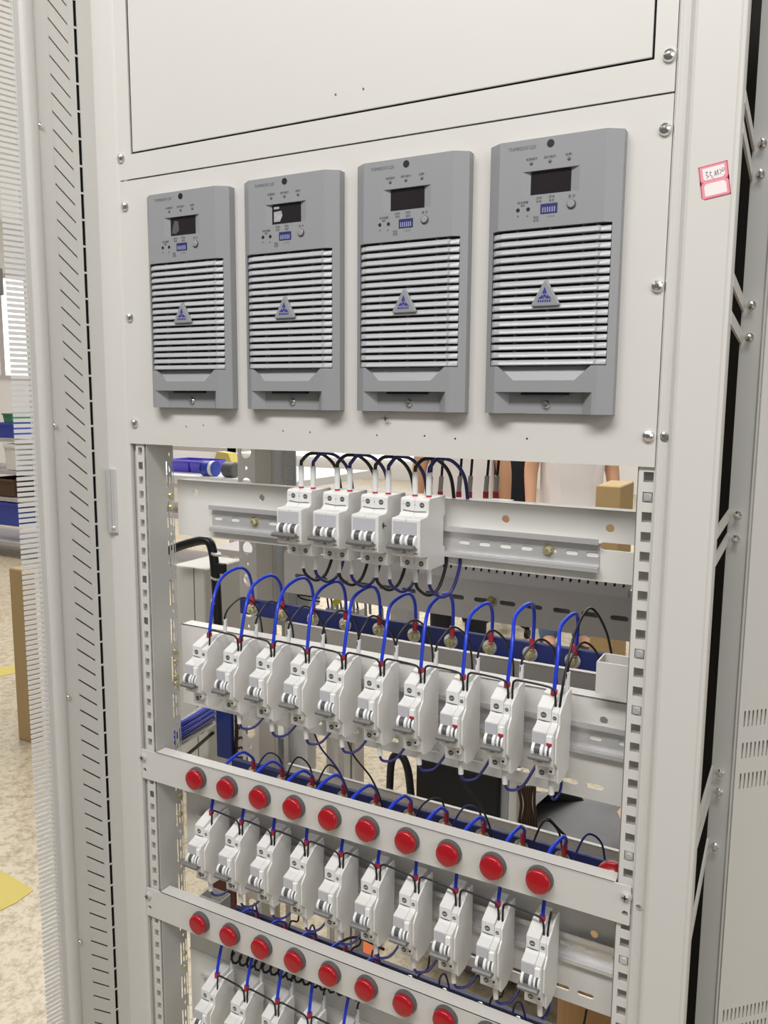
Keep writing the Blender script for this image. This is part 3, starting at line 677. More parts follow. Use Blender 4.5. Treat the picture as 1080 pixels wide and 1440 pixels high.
# ------------------------------------------------------------------ wires
def wire(pts, m, label, group, r=0.0016, parts=(), sub=8):
    o = MB().tube(pts, r, 8, sub).build('wire', m, smooth=True)
    tag(o, label, 'wire', group)
    for nm, a, b, rr, mm in parts:
        c = MB().cyl(a, b, rr, 12).build(nm, mm, o)
    return o
V = Vector
def loops(key, n, BXs, bz, apex, lname, gname, where, dark=False):
    for i in range(n):
        b = BR[key, i]
        p0 = b + V((0.0100, -0.0330, 0.0070)); e = V((BXs[i] + 0.0035, YB-0.006, bz+0.0150))
        jit = random.uniform(-.004, .004); h = apex + random.uniform(-0.004, 0.004) - (0.0 if i else -0.004)
        lean = 0.004 + 0.003*math.sin(i*1.7)
        pts = [p0 + V((0,0,-0.004)), p0 + V((-0.001+lean*.2, 0.002, 0.010)), p0 + V((-0.003+lean*.5, 0.012, (h-p0.z)*0.62)),
               V((p0.x*0.70+e.x*0.30 - 0.004 + jit*.3, 0.052, h-0.008)), V((p0.x*0.40+e.x*0.60+0.004, 0.078, h)), V((e.x+0.005, 0.100, h-0.014)), e + V((0.001, 0, 0.004)), e + V((0,0,-0.006))]
        wire(pts, 'blue', 'blue wire looping over from %s bolt of %s into a breaker below' % (ORD[i] , lname), gname, 0.00205,
             [('ferrule', p0 + V((0,0,-0.002)), p0 + V((0,0.0005,0.004)), 0.0033, 'redf'), ('lug', e + V((0,0,-0.007)), e + V((0,0,0.005)), 0.0031, 'redf')])
loops('B', 10, BX, -0.2700, -0.2060, 'the upper busbar', 'blue wires over the upper busbar', '')
loops('C', 10, CX, -0.5020, -0.4560, 'the middle busbar', 'blue wires over the middle busbar', '')
loops('D', 5, DX, -0.7280, -0.6850, 'the lowest busbar', 'blue wires over the lowest busbar', '')
# small red capped wires standing in front of the middle busbar
for i in range(10):
    x = CX[i] + 0.0185; y = 0.100
    p = V((x, y, -0.4960))
    pts = [p + V((0,0,-0.006)), p + V((0.001,0,0.012)), p + V((0.010, 0.012, 0.030+0.006*math.sin(i))), p + V((0.024, 0.02, 0.022)), p + V((0.030, 0.022, -0.010))]
    if i in (3, 4, 7): pts = [p + V((0,0,-0.006)), p + V((-0.002,0,0.014)), p + V((-0.012, -0.008, 0.045)), p + V((-0.030, -0.020, 0.075)), p + V((-0.038, -0.030, 0.110)), p + V((-0.040,-0.045,0.128))]
    wire(pts, 'blackw' if i % 3 else 'navyw', '%s wire with red cap, %s from left of those on the middle busbar' % ('black' if i % 3 else 'dark blue', ORD[i]), 'capped wires on the middle busbar', 0.0012,
         [('cap', p + V((0,0,-0.009)), p + V((0,0,0.004)), 0.0027, 'redf')])
for i in range(10):
    x = DX[i] + 0.0165; p = V((x, 0.098, -0.7230))
    pts = [p + V((0,0,-0.006)), p + V((0.000,0,0.010)), p + V((0.006, 0.0, 0.028+0.005*math.sin(i*2))), p + V((0.016, 0.002, 0.036)), p + V((0.020, 0.0, 0.060))]
    if i % 2 == 0: pts = [p + V((0,0,-0.006)), p + V((-0.001,0,0.018)), p + V((-0.010, 0.006, 0.034)), p + V((-0.020, 0.012, 0.020)), p + V((-0.022, 0.016, -0.010))]
    wire(pts, 'navyw' if i % 2 == 0 else 'blackw', '%s wire with red cap, %s from left of those on the lowest busbar' % ('dark blue' if i % 2 == 0 else 'black', ORD[i]), 'capped wires on the lowest busbar', 0.0013,
         [('cap', p + V((0,0,-0.009)), p + V((0,0,0.004)), 0.0027, 'redf')])
# black jumpers linking neighbouring breakers
def jumpers(key, n, where):
    for i in range(n-1 if n == 10 else n-1):
        a = BR[key, i] + V((0.0190, -0.0440, -0.004)); b = BR[key, i+1] + V((0.0158, -0.0440, -0.004))
        up_ = 0.0215
        pts = [a + V((0.0006,0,-0.002)), a + V((0.0006,0.001,up_*0.8)), a + V((0.0030,0.001,up_)), a + V((0.0085,0.001,up_+0.001)), b + V((-0.009,0,up_-0.0005)), b + V((-0.0030,0,up_-0.0035)), b + V((-0.0012,0,up_*0.65)), b + V((0,0,-0.002))]
        wire(pts, 'blackw', 'black jumper wire linking %s and %s breakers %s' % (ORD[i], ORD[i+1], where), 'black jumpers ' + where, 0.00115, sub=5)
    if key in 'C':
        a = BR[key, n-1] + V((0.0190, -0.0440, -0.004))
        wire([a + V((0,0,-0.002)), a + V((0.001,0,0.014)), a + V((0.0030,0,0.030))], 'blackw', 'cut black wire end standing from the rightmost breaker between the lamp bars', None, 0.00115)
    if key == 'B':
        a = BR[key, n-1] + V((0.0190, -0.0440, -0.004))
        wire([a + V((0,0,-0.002)), a + V((0.002,0.006,0.030)), a + V((0.004,0.03,0.068)), a + V((0.008,0.07,0.086)), a + V((0.020,0.09,0.060)), a + V((0.028,0.10,0.020))], 'blackw', 'black wire rising from the rightmost breaker above the upper lamp bar to the busbar', None, 0.0013)
jumpers('B', 10, 'above the upper lamp bar'); jumpers('C', 10, 'between the two lamp bars'); jumpers('D', 5, 'under the lower lamp bar')
# black wires with white sleeves at the back of each breaker top
for key, n, where in (('B', 10, 'above the upper lamp bar'), ('D', 5, 'under the lower lamp bar')):
    for i in range(n):
        a = BR[key, i] + V((0.0170, -0.0120, 0.004))
        j_ = 0.004*math.sin(i*3.1); k_ = 0.003*math.cos(i*2.3)
        pts = [a, a + V((0,0,0.020)), a + V((0.003, 0.006, 0.034+j_)), a + V((0.010+k_, 0.020, 0.045+j_)), a + V((0.019+k_, 0.034, 0.034+j_)), a + V((0.024, 0.042, 0.012)), a + V((0.025, 0.045, -0.012))]
        wire(pts, 'blackw', 'black wire with white sleeve rising behind the %s breaker %s' % (ORD[i], where), 'sleeved black wires ' + where, 0.0012,
             [('marker_sleeve', a + V((0,0,-0.004)), a + V((0.0004,0.001,0.020)), 0.0024, 'sleeve')])
# outgoing wires under the narrow breakers
for key, n, where in (('B', 10, 'above the upper lamp bar'), ('C', 10, 'between the two lamp bars')):
    for i in range(n):
        a = BR[key, i] + V((0.0125, -0.0420, -0.0740))
        ln = 0.019
        if i == 0 and key == 'B': continue
        last = i == n-1
        s0, s1 = a, a + V((0.0015, 0, -ln))
        pts = [a + V((0,0,0.002)), s1, s1 + V((0.004, 0.003, -0.007)), s1 + V((0.014, 0.012, -0.005)), s1 + V((0.021, 0.030, 0.010)), s1 + V((0.024, 0.037, 0.020))]
        if last: pts = [a + V((0,0,0.002)), s1, s1 + V((0.002, 0.004, -0.006)), s1 + V((0.006, 0.010, 0.002)), s1 + V((0.006, 0.014, 0.024))]
        wire(pts, 'navyw', 'dark blue wire under the %s breaker %s' % (ORD[i], where), 'outgoing wires %s' % where, 0.0015,
             [('marker_sleeve', s0, s1, 0.0028, 'sleeve')])
# wires of the wide breakers
for i in range(4):
    b = V((0.1808 + i*0.0476, YP, -0.0882))
    for j, (dx, mm, cn) in enumerate(((0.0085, 'blackw', 'black'), (0.0245, 'navyw', 'dark blue'))):
        a = b + V((dx, -0.030, -0.002))
        pts = [a, a + V((0,0,0.028)), a + V((0.001, 0.002, 0.034)), a + V((0.006, 0.010, 0.0405+0.001*j)), a + V((0.0165, 0.024, 0.0375)), a + V((0.0235, 0.038, 0.020)), a + V((0.0255, 0.046, -0.014))]
        wire(pts, mm, '%s wire arching from the top of the %s wide breaker' % (cn, ORD[i]), 'wires arching over the wide breakers', 0.0020,
             [('marker_sleeve', a + V((0,0,0.004)), a + V((0,0,0.0275)), 0.0031, 'sleeve'), ('ferrule', a + V((0,0,0.000)), a + V((0,0,0.0041)), 0.0029, 'redf')])
        a = b + V((dx+0.001, -0.030, -0.0735))
        pts = [a, a + V((0.001,0,-0.018)), a + V((0.004,0.003,-0.027)), a + V((0.0115, 0.012, -0.0335)), a + V((0.018, 0.022, -0.026)), a + V((0.022, 0.030, -0.004)), a + V((0.022, 0.031, 0.010))]
        wire(pts, mm, '%s wire hanging in a loop below the %s wide breaker' % (cn, ORD[i]), 'wires looping below the wide breakers', 0.0018,
             [('marker_sleeve', a, a + V((0.001,0,-0.018)), 0.0029, 'sleeve')])
        # bare sleeve behind top
# eight thin wires with grey sleeves and red caps on the terminal strip behind plate A
ts = empty('terminal_strip', (W(655, 705, 0.16).x, 0.16, W(655, 705, 0.16).z)); tag(ts, 'white terminal strip behind the wide plate below red capped wires', 'terminal strip')
lp(MB().box(-0.045, 0.055, 0, 0.02, -0.012, 0.0015).box(0.030, 0.055, -0.002, 0.015, -0.012, 0.004), 'strip', 'duct', ts)
for i, px in enumerate((604, 619, 645, 660, 683, 697)):
    a = W(px, 697, 0.165)
    wire([a, a + V((0,0,0.006)), a + V((0.0015,0,0.024)), a + V((0.003,0,0.050)), a + V((0.003,0,0.075))], 'blackw', 'short wire, %s from left, with grey sleeve and red cap behind the wide plate' % ORD[i],
         'sleeved wires on the terminal strip', 0.0017, [('marker_sleeve', a + V((0,0,0.004)), a + V((0.0013,0,0.024)), 0.0029, 'greysl'), ('cap', a + V((0,0,-0.003)), a + V((0,0,0.005)), 0.0034, 'redf')])

# ------------------------------------------------------------------ rear rails, ducts and equipment
YR = 0.25
def rear_rail(x0, x1, z1, z0, label, m='plate', sl=True, y=YR):
    hol = []
    x = x0 + 0.03
    if sl:
        while x < x1-0.02: hol.append(oval(x, (z0+z1)/2-0.004, 0.022, 0.0062)); x += 0.036
    mb = MB().sheet(rect(x0, x1, z0, z1), hol, y, y+0.002).box(x0, x1, y, y+(0.025 if sl else 0.008), z1-0.0015, z1)
    o = mb.build('rear_rail', m, bevel=0.0003)
    if sl: lp(MB().box(x0+0.01, x1-0.01, y+0.010, y+0.011, z0+0.004, z1-0.004), 'back_strip', 'gduct', o)
    tag(o, label, 'rail', 'slotted rails at the back of the cabinet')
    xs = []
    for px in ((x0+x1)*0.5+0.06,):
        lp(MB().lathe((px, y, (z0+z1)/2-0.004), (0,-1,0), [(0.0075, 0), (0.0075, 0.0015), (0.005, 0.0015), (0.005, 0.006), (0.003, 0.008), (.0001, .008)], 6), 'bolt', 'brass', o)
    return o
rear_rail(0.000, 0.545, -0.2160, -0.2790, 'slotted rear rail just below the wide breakers')
rear_rail(0.000, 0.545, -0.3270, -0.3880, 'slotted rear rail just below the upper navy busbar')
rear_rail(0.000, 0.545, -0.5540, -0.5700, 'bright narrow rear rail behind the middle busbar', 'plate', False)
dc = empty('finger_duct', (0.35, 0.235, -0.214)); tag(dc, 'white fingered wiring duct along the slotted rear rail', 'wiring duct')
mb = MB().box(-0.16, 0.16, 0, 0.012, -0.0075, 0.004)
for k in range(30):
    x = -0.155 + k*0.0107
    mb.prism_y([(x, 0.003), (x+0.0078, 0.003), (x+0.0098, 0.018), (x+0.002, 0.018)], -0.0002, 0.002)
lp(mb, 'duct', 'duct', dc)
lp(MB().box(-0.155, 0.155, 0.004, 0.010, 0.003, 0.013), 'wires_inside', 'blackw', dc)
# grey device panels at rear upper left
gp = empty('control_box', (W(410, 690, 0.33).x, 0.33, -0.20)); tag(gp, 'grey punched box behind the leftmost wide breaker', 'box')
hol = [oval(-0.008, 0.115-0.012*k - 0.0, 0.016, 0.0045) for k in range(16)]
lp(MB().sheet(rect(-0.025, 0.008, -0.16, 0.18), hol, 0, 0.002).box(-0.052, -0.025, 0.0, 0.05, -0.16, 0.18), 'box', 'gduct', gp)
def thing_box(name, label, cat, px0, px1, py0, py1, y, dep, m, bevel=0.002, group=None):
    a = W(px0, py0, y); b = W(px1, py1, y)
    z1, z0 = max(a.z, b.z), min(a.z, b.z)
    o = MB().box(-(b.x-a.x)/2, (b.x-a.x)/2, 0, dep, 0, z1-z0).build(name, m, bevel=bevel, seg=2)
    o.location = ((a.x+b.x)/2, y, z0)
    return tag(o, label, cat, group)
thing_box('white_box', 'white upright box tied with black cord behind the left blue wires', 'box', 414, 436, 820, 856, 0.36, 0.03, 'duct')
ca = MB().tube([W(413, 838, 0.352), W(425, 837, 0.350), W(450, 841, 0.352)], 0.0013, 6).tube([W(413, 831, 0.352), W(425, 842, 0.350), W(450, 846, 0.352)], 0.0013, 6).build('cord', 'blackw', smooth=True)
tag(ca, 'black cord tied across the white upright box', 'cord')
thing_box('white_cover', 'round-cornered white cover standing behind the upper navy busbar', 'cover', 545, 582, 836, 895, 0.42, 0.03, 'duct', 0.012)
# hanging blue and white lead bundle behind left of upper busbar
for k, px in enumerate((458, 463, 470, 476, 482, 493, 499, 510, 516, 533)):
    a = W(px, 822, 0.30); e = W(px+4, 855 - (k % 3)*5, 0.30)
    wire([a + V((0,0,0.05)), a, e], 'navyw', 'short blue lead, %s from left, hanging under the slotted rear rail' % ORD[k], 'blue leads hanging behind the breakers', 0.0014,
         [('sleeve', e, e + V((0.001, 0, -0.02)), 0.0022, 'gduct')])
tagp = MB().prism_y([(0,0),(0.012,0.008),(0.009,0.018),(-0.004,0.008)], 0, 0.0008).build('yellow_tag', 'yel'); tagp.location = W(470, 853, 0.29)
tag(tagp, 'small yellow tag among the blue leads at left', 'tag')
# tall light panel with black loom at far left inside
lpn = empty('grey_side_unit', W(271, 905, 0.30)); tag(lpn, 'tall pale grey unit beside the black cable loom at the inner left', 'cabinet')
lp(MB().box(-0.043, 0.030, 0, 0.10, -0.25, 0.133), 'casing', 'paint', lpn, bevel=0.002)
lp(MB().box(0.006, 0.0075, -0.0005, 0, -0.25, 0.133), 'seam', 'dgrey', lpn)
lm = MB().tube([W(235, 775, 0.26), W(262, 765, 0.26), W(290, 760, 0.26), W(299, 775, 0.26), W(303, 810, 0.26), W(306, 860, 0.26), W(310, 960, 0.26), W(312, 1060, 0.26)], 0.0075, 12, 6).build('cable_loom', 'blackw', smooth=True)
tag(lm, 'thick black cable loom bending down beside the pale grey unit', 'cable')
for py in (778, 812, 846):
    p = W(304, py, 0.26); lp(MB().cyl(p + V((-.001,0,-0.002)), p + V((0.0,0,0.001)), 0.0085, 12), 'cable_tie', 'sleeve', lm)
thing_box('black_clip', 'small black block clipped to the black cable loom', 'clip', 301, 314, 792, 808, 0.255, 0.01, 'black')
sh = thing_box('side_bench', 'grey bench edge seen above the blue wires at inner left', 'bench', 295, 400, 770, 792, 1.3, 0.5, 'shelf')
# pale pink and red items behind the left loops
def ball(name, label, cat, px, py, y, r, m, sc=(1,1,1)):
    bm = bmesh.new(); bmesh.ops.create_icosphere(bm, subdivisions=3, radius=r); bmesh.ops.scale(bm, vec=sc, verts=bm.verts)
    for v in bm.verts: v.co += v.co.normalized()*r*0.10*math.sin(v.co.x*300/r*0.01+v.co.z*9/r)
    me = bpy.data.meshes.new(name); bm.to_mesh(me); bm.free(); o = bpy.data.objects.new(name, me); COL.objects.link(o); me.materials.append(M[m])
    for p in me.polygons: p.use_smooth = True
    o.location = W(px, py, y); return tag(o, label, cat)
ball('white_bag', 'crumpled pale plastic bag behind the left blue loops', 'bag', 322, 830, 0.60, 0.05, 'duct', (1.1, .7, .7))
ball('red_cap', 'red plastic cap beside the crumpled pale bag', 'cap', 338, 832, 0.50, 0.018, 'redf')
# blue trunk wires lower left
for k in range(4):
    dz = -0.0085*k
    a, b = W(246, 1022, 0.16) + V((0,0,dz)), W(300, 990, 0.30) + V((0,0,dz))
    wire([a, (a+b)/2 + V((0,0,-0.001)), b], 'blue' if k < 3 else 'navyw', 'blue wire, %s from top, in the bundle at the inner left' % ORD[k], 'blue bundle at the inner left', 0.0038)
for k, (pa, pb, lb) in enumerate((((246, 1025), (296, 985), 'upper'), ((244, 1052), (300, 1018), 'lower'))):
    a, b = W(*pa, 0.17), W(*pb, 0.30)
    o = MB().tube([a, b], 0.0045, 8, 1).build('zinc_rod', 'zinc'); tag(o, '%s bright metal strip along the blue bundle at the inner left' % lb, 'metal strip')
bb = thing_box('blue_board', 'flat dark blue upright board behind the left breakers', 'board', 303, 326, 992, 1070, 0.24, 0.008, 'navy2')
# brown loom
mb = MB()
for s_ in (-1, 1): mb.tube([W(339 + s_*7, 985, 0.25), W(339 + s_*6, 1020, 0.25), W(339 + s_*7, 1050, 0.25), W(339 + s_*6, 1085, 0.25)], 0.0032, 8, 6)
for k in range(6): mb.tube([W(331, 1000+k*14, 0.249), W(339, 995+k*14, 0.246), W(347, 1002+k*14, 0.249)], 0.0022, 6, 5)
tag(mb.build('brown_loom', 'brownw', smooth=True), 'brown twisted cable loom hanging beside the dark blue board', 'cable')
thing_box('black_pillar', 'black upright bar beside the grey slotted relay', 'bar', 358, 376, 985, 1080, 0.30, 0.02, 'black')
rl = empty('slotted_relay', W(396, 1100, 0.335)); tag(rl, 'grey slotted relay block behind the breakers at left', 'relay')
lp(MB().box(-0.028, 0.0, 0, 0.04, -0.02, 0.080), 'case', 'gduct', rl, bevel=0.002)
mb = MB().sheet(rect(0.0, 0.018, -0.02, 0.078), [rect(0.003+0.007*j, 0.007+0.007*j, 0.004+0.013*k, 0.0075+0.013*k) for j in range(2) for k in range(6)], 0.0, 0.0015)
lp(mb, 'slotted_face', 'module', rl)
thing_box('white_cover', 'white upright cover right of the grey slotted relay', 'cover', 402, 432, 1020, 1090, 0.36, 0.03, 'duct', 0.003)
thing_box('black_box', 'large black box hanging under the breakers at right of centre', 'box', 585, 700, 1066, 1165, 0.34, 0.10, 'black', 0.003)
lo = MB().tube([W(548, 1110, 0.28), W(550, 1075, 0.28), W(556, 1062, 0.28), W(566, 1064, 0.28), W(574, 1085, 0.28), W(578, 1120, 0.28)], 0.0058, 10, 6).build('cable_loop', 'blackw', smooth=True)
tag(lo, 'thick black cable loop standing left of the large black box', 'cable')
mb = MB()
for k in range(7): mb.tube([W(728+k*4, 1105, 0.32), W(733+k*3.2+3*math.sin(k), 1130, 0.32), W(730+k*4, 1160, 0.32), W(734+k*3, 1200, 0.32)], 0.0024, 6, 6)
tag(mb.build('brown_loom', 'brownw', smooth=True), 'brown cable loom right of the large black box', 'cable')
thing_box('grey_upright', 'dark grey upright between the black box and the brown loom', 'upright', 703, 714, 1080, 1170, 0.35, 0.02, 'gduct')
thing_box('white_upright', 'narrow pale upright left of the brown loom', 'upright', 716, 726, 1085, 1180, 0.34, 0.02, 'plate')
# small parts seen between the lamp bars at the left
bk = empty('open_bracket', W(296, 1275, 0.06)); tag(bk, 'small open grey bracket box behind the lower lamp bar at left', 'bracket')
lp(MB().box(-0.018, 0.018, -0.001, 0.0, -0.02, 0.012).box(-0.018, -0.0168, 0, 0.022, -0.02, 0.012).box(0.0168, 0.018, 0, 0.022, -0.02, 0.012).box(-0.018, 0.018, 0.021, 0.022, -0.02, 0.012), 'bracket', 'inner', bk)
thing_box('dark_red_board', 'dark red-brown board behind the open bracket at lower left', 'board', 298, 332, 1225, 1290, 0.20, 0.004, mat('dark_red_board', (0.10, 0.012, 0.012), 0.5))
cn = MB().tube([W(271, 1300, 0.08), W(285, 1310, 0.075), W(300, 1318, 0.08)], 0.005, 8, 4).build('black_cable', 'blackw', smooth=True); tag(cn, 'short black cable stub at the lower left corner', 'cable')
# spiral black wrap under lower bar
mb = MB()
for k in range(34):
    t_ = k/33; c_ = W(330+300*t_, 1352+ 90*t_*1.0, 0.10)
c0, c1 = W(325, 1346, 0.04), W(600, 1428, 0.04)
pts = [c0.lerp(c1, k/160) + V((0, 0.006*math.cos(k*0.9), 0.006*math.sin(k*0.9))) for k in range(161)]
tag(MB().tube(pts, 0.0016, 6, 1).build('spiral_wrap', 'blackw', smooth=True), 'black spiral cable wrap running under the lower lamp bar', 'cable')
# cross cables in floor gap
for k, (a, b, c_, mm, lb) in enumerate((((236,1075),(262,1062),(300,1030),'blackw','black cable running up along the inner left corner'), ((470,1330),(500,1318),(540,1335),'blackw','thin black cable lying across the gap under the breakers'),
                                  ((770,1150),(800,1180),(840,1205),'blackw','black cable crossing in front of the crouching person'))):
    tag(MB().tube([W(*a, .27), W(*b, .28), W(*c_, .27)], 0.003 if k == 0 else 0.0022, 8, 8).build('cable', mm, smooth=True), lb, 'cable')
ct = empty('emergency_button', W(862, 1232, 0.10)); tag(ct, 'round red push button behind the right end of the upper lamp bar', 'button')
lp(MB().lathe((0,0,0), (0,-1,0.5), [(0.013, 0), (0.016, 0.006), (0.016, 0.012), (0.012, 0.017), (0.0001, 0.018)], 24), 'button_cap', 'red', ct, smooth=True)
lp(MB().cyl((0,0,0), (0,0.03,-0.015), 0.010, 20), 'stem', 'dgrey', ct)

# ------------------------------------------------------------------ the open door at the left
TH = math.radians(14.5)
Hx, Hy = -0.0850, 0.0
dr = empty('open_door', (Hx, Hy, 0)); tag(dr, 'open slotted grey steel door swung out at the left edge', 'cabinet door')
# local frame : t outwards (away from hinge), n toward the cabinet side (+x)
D = V((-math.sin(TH), -math.cos(TH), 0)); N = V((math.cos(TH), -math.sin(TH), 0))
MD = Matrix(((D.x, N.x, 0, 0), (D.y, N.y, 0, 0), (0, 0, 1, 0), (0, 0, 0, 1)))
dr.matrix_basis = Matrix.Translation((Hx, Hy, 0)) @ MD if False else Matrix.Translation((Hx, Hy, 0))
DT, DB = 0.60, -1.26
def dpart(mb, name, m, par=dr, **k):
    mb.bm.transform(MD); return mb.build(name, m, par, **k)
mb = MB()
mb.box(0.0015, 0.0215, -0.0015, 0.0, DB, DT)                 # hinge strip
mb.box(0.0255, 0.0330, -0.0015, 0.0, DB, DT)
mb.box(0.0560, 0.0740, -0.0015, 0.0, DB, DT)
P_, dl, tl, trr = 0.01985, 0.0206, 0.0562, 0.0328
z = DT; gw = 0.0021
zi = 0.4351 + P_*12
while zi > DB - 0.05:                                        # sheared bars leave the slanted slots open
    mb.raw([(tl, -0.0015, zi-gw), (tl, -0.0015, zi-P_), (trr, -0.0015, zi-P_-dl), (trr, -0.0015, zi-gw-dl),
            (tl, 0, zi-gw), (tl, 0, zi-P_), (trr, 0, zi-P_-dl), (trr, 0, zi-gw-dl)], [(0,1,2,3),(4,5,6,7),(0,1,5,4),(1,2,6,5),(2,3,7,6),(3,0,4,7)])
    zi -= P_
# dashed slot : little bridges
z = 0.462 + 0.031*4
while z > DB:
    mb.box(0.0215, 0.0255, -0.0012, -0.0004, z-0.0012, z+0.0012); z -= 0.0305
dpart(mb, 'door_skin', 'paint2')
# rolled edge and rib
rib = []
for k in range(11):
    a = PI*k/10; rib.append((0.0815 - 0.0085*math.cos(a), 0.0055*math.sin(a)))
dpart(MB().prism_z([(0.073, -0.0015)] + rib + [(0.091, -0.0015)], DB, DT), 'door_rib', 'paint2', smooth=False, bevel=0.0003)
dpart(MB().box(0.0885, 0.0965, -0.0015, 0.0008, DB, DT), 'door_edge_strip', 'paint2', bevel=0.0004)
dpart(MB().box(0.0005, 0.0890, -0.0240, -0.0220, DB, DT).box(0.0005, 0.0020, -0.0240, 0, DB, DT).box(0.0870, 0.0890, -0.0220, -0.0015, DB, DT), 'door_back_skin', 'paint2')
dpart(MB().box(0.0200, 0.0275, -0.0060, -0.0050, DB, DT), 'slot_shade_strip', 'black')  # black strip added behind the dashed slot to keep it in shade
# comb shaped vent edge
mb = MB(); z = DB; p2 = 0.00615
while z < DT:
    mb.box(0.0962, 0.1190, -0.0012, 0.0, z, z+p2*0.66); z += p2
mb.box(0.0946, 0.0953, -0.0012, 0.0, DB, DT); mb.box(0.0975, 0.0981, -0.0012, 0.0, DB, DT)
dpart(mb, 'vent_comb', 'white')
for z in (0.3152, -0.0221, -0.3585, -0.6909, -1.03):
    dpart(MB().lathe((0.0712, 0, z), (0, 1, 0), [(0.0036, 0), (0.0036, 0.0012), (0.0026, 0.0032), (0.0001, 0.0038)], 14), 'door_rivet', 'steel', smooth=True)

# ------------------------------------------------------------------ neighbouring cabinet's vented door on the right
vd = empty('vented_door', (0.6500, 0.100, 0)); tag(vd, 'plain grey vented door panel at the right edge of the view', 'cabinet door')
an = math.radians(46)
d2 = V((math.sin(an), math.cos(an), 0)); n2 = V((math.cos(an), -math.sin(an), 0))
MV = Matrix(((d2.x, -n2.x, 0, 0), (d2.y, -n2.y, 0, 0), (0, 0, 1, 0), (0, 0, 0, 1)))
hol = []
def slit(x, z, h): hol.append(oval(x, z, 0.0014, 0.0014)) if h < .002 else hol.append(rect(x-0.0009, x+0.0009, z-h/2, z+h/2))
for zc, h in ((0.187, 0.014), (0.167, 0.014), (0.147, 0.014), (-0.297, 0.0165), (-0.330, 0.0165), (-0.362, 0.0165), (-0.62, 0.014), (-0.64, 0.014)):
    for k in range(24): slit(0.0065 + 0.0048*k, zc, h)
mb = MB().sheet(rect(0.0, 0.42, BOTZ+0.03, TOPZ), hol, 0.0, 0.0012)
mb.bm.transform(MV)
lp(mb, 'door_leaf', 'paint', vd)
mb = MB().box(0.0, 0.42, 0.003, 0.005, BOTZ+0.03, TOPZ); mb.bm.transform(MV)
lp(mb, 'door_backing', 'paint', vd)

# ------------------------------------------------------------------ floor, walls, room
structure(MB().box(-9, 5, -1.2, 11, FLOOR-0.05, FLOOR).build('floor', 'floor'))
structure(MB().box(-9, 5, 10.9, 11.0, FLOOR, 2.2).build('wall_back', 'wall'))
structure(MB().box(-9.1, -9, -1.2, 11, FLOOR, 2.2).build('wall_left', 'wall'))
structure(MB().box(-9, 5, 0.9, 11, 2.2, 2.25).build('ceiling', 'wall'))
def pane(name, mb):  # glowing panes added to brighten the far walls
    o = mb.build(name, 'glow'); structure(o)
pane('wall_glow_pane_1', MB().box(-8.999, -8.96, 4.6, 8.4, 0.25, 1.5))
pane('wall_glow_pane_2', MB().box(-8.8, -4.6, 10.86, 10.899, -1.0, 1.2))
structure(MB().box(-8.96, -8.93, 4.5, 8.5, 1.5, 1.56).box(-8.96, -8.93, 4.5, 8.5, 0.19, 0.25).box(-8.96, -8.93, 6.45, 6.52, 0.25, 1.5).build('trim_1', 'shelf'))  # frame set around the added glowing pane
def flpoly(name, label, pix, m):
    pts = []
    for px, py in pix:
        d = RM @ V(((px-540)/F_PX, -(py-720)/F_PX, -1)); p = CAM + d*((FLOOR+0.001-CAM.z)/d.z); pts.append((p.x, p.y))
    o = MB().prism_z(pts, FLOOR, FLOOR+0.002).build(name, m)
    return tag(o, label, 'floor marking', 'yellow markings on the floor')
flpoly('floor_line', 'yellow painted line on the floor left of the open door, higher one', [(-60, 948), (26, 935), (27, 945), (-60, 966)], 'yellow')
flpoly('floor_arrow', 'yellow painted arrow tip on the floor, lower left corner', [(-40, 1205), (22, 1236), (47, 1252), (22, 1270), (-40, 1300)], 'yellow')

# shelving far left with bins
def floor_at(px, py):
    d = RM @ V(((px-540)/F_PX, -(py-720)/F_PX, -1)); return CAM + d*((FLOOR-CAM.z)/d.z)
YS = 3.6
sf = empty('storage_rack', (W(0, 700, YS).x, YS, FLOOR)); tag(sf, 'pale grey storage rack with bins standing beyond the open door', 'rack')
bx = W(0, 700, YS).x
def zat(py, px=10, y=YS): return W(px, py, y).z
for k, py in enumerate((762, 700, 662, 616)):
    z = zat(py)-FLOOR
    lp(MB().box(-1.0, 2.4, 0.0, 0.5, z-0.03, z), 'shelf_board', 'shelf', sf)
for x in (-1.0, 0.6, 2.38):
    lp(MB().box(x-0.02, x+0.02, 0.0, 0.04, 0, 1.9), 'rack_post', 'shelf', sf)
def put(name, label, cat, px0, px1, py0, py1, m, dep=0.3, lid=None):
    a, b = W(px0, py0, YS), W(px1, py1, YS); z0 = min(a.z, b.z); h = abs(a.z-b.z); wd = b.x-a.x
    if name == 'parts_bin': z0 = za
    t = empty(name, ((a.x+b.x)/2, YS+0.02, z0)); tag(t, label, cat)
    k = 0.90
    mb = MB().raw([(-wd/2*k,0,0),(wd/2*k,0,0),(wd/2*k,dep,0),(-wd/2*k,dep,0),(-wd/2,-0.01,h),(wd/2,-0.01,h),(wd/2,dep,h),(-wd/2,dep,h)], [(0,1,2,3),(0,1,5,4),(1,2,6,5),(2,3,7,6),(3,0,4,7)])
    mb.box(-wd/2, wd/2, -0.02, 0.0, h*0.86, h)
    lp(mb, 'bin_body', m, t, bevel=0.004)
    lp(MB().box(-wd/2*k*0.96, wd/2*k*0.96, 0.01, dep-0.01, 0.01, h*0.8), 'contents', lid or m, t)
    return t
put('storage_bin', 'large blue storage bin on the bottom shelf beyond the door', 'bin', -30, 27, 703, 742, 'bin')
put('storage_bin', 'blue bin with green goods on the top shelf beyond the door', 'bin', -12, 18, 594, 616, 'bin', lid='green')
put('storage_bin', 'clear tub with teal rim on the middle shelf beyond the door', 'bin', 3, 22, 624, 662, 'duct', lid='teal')
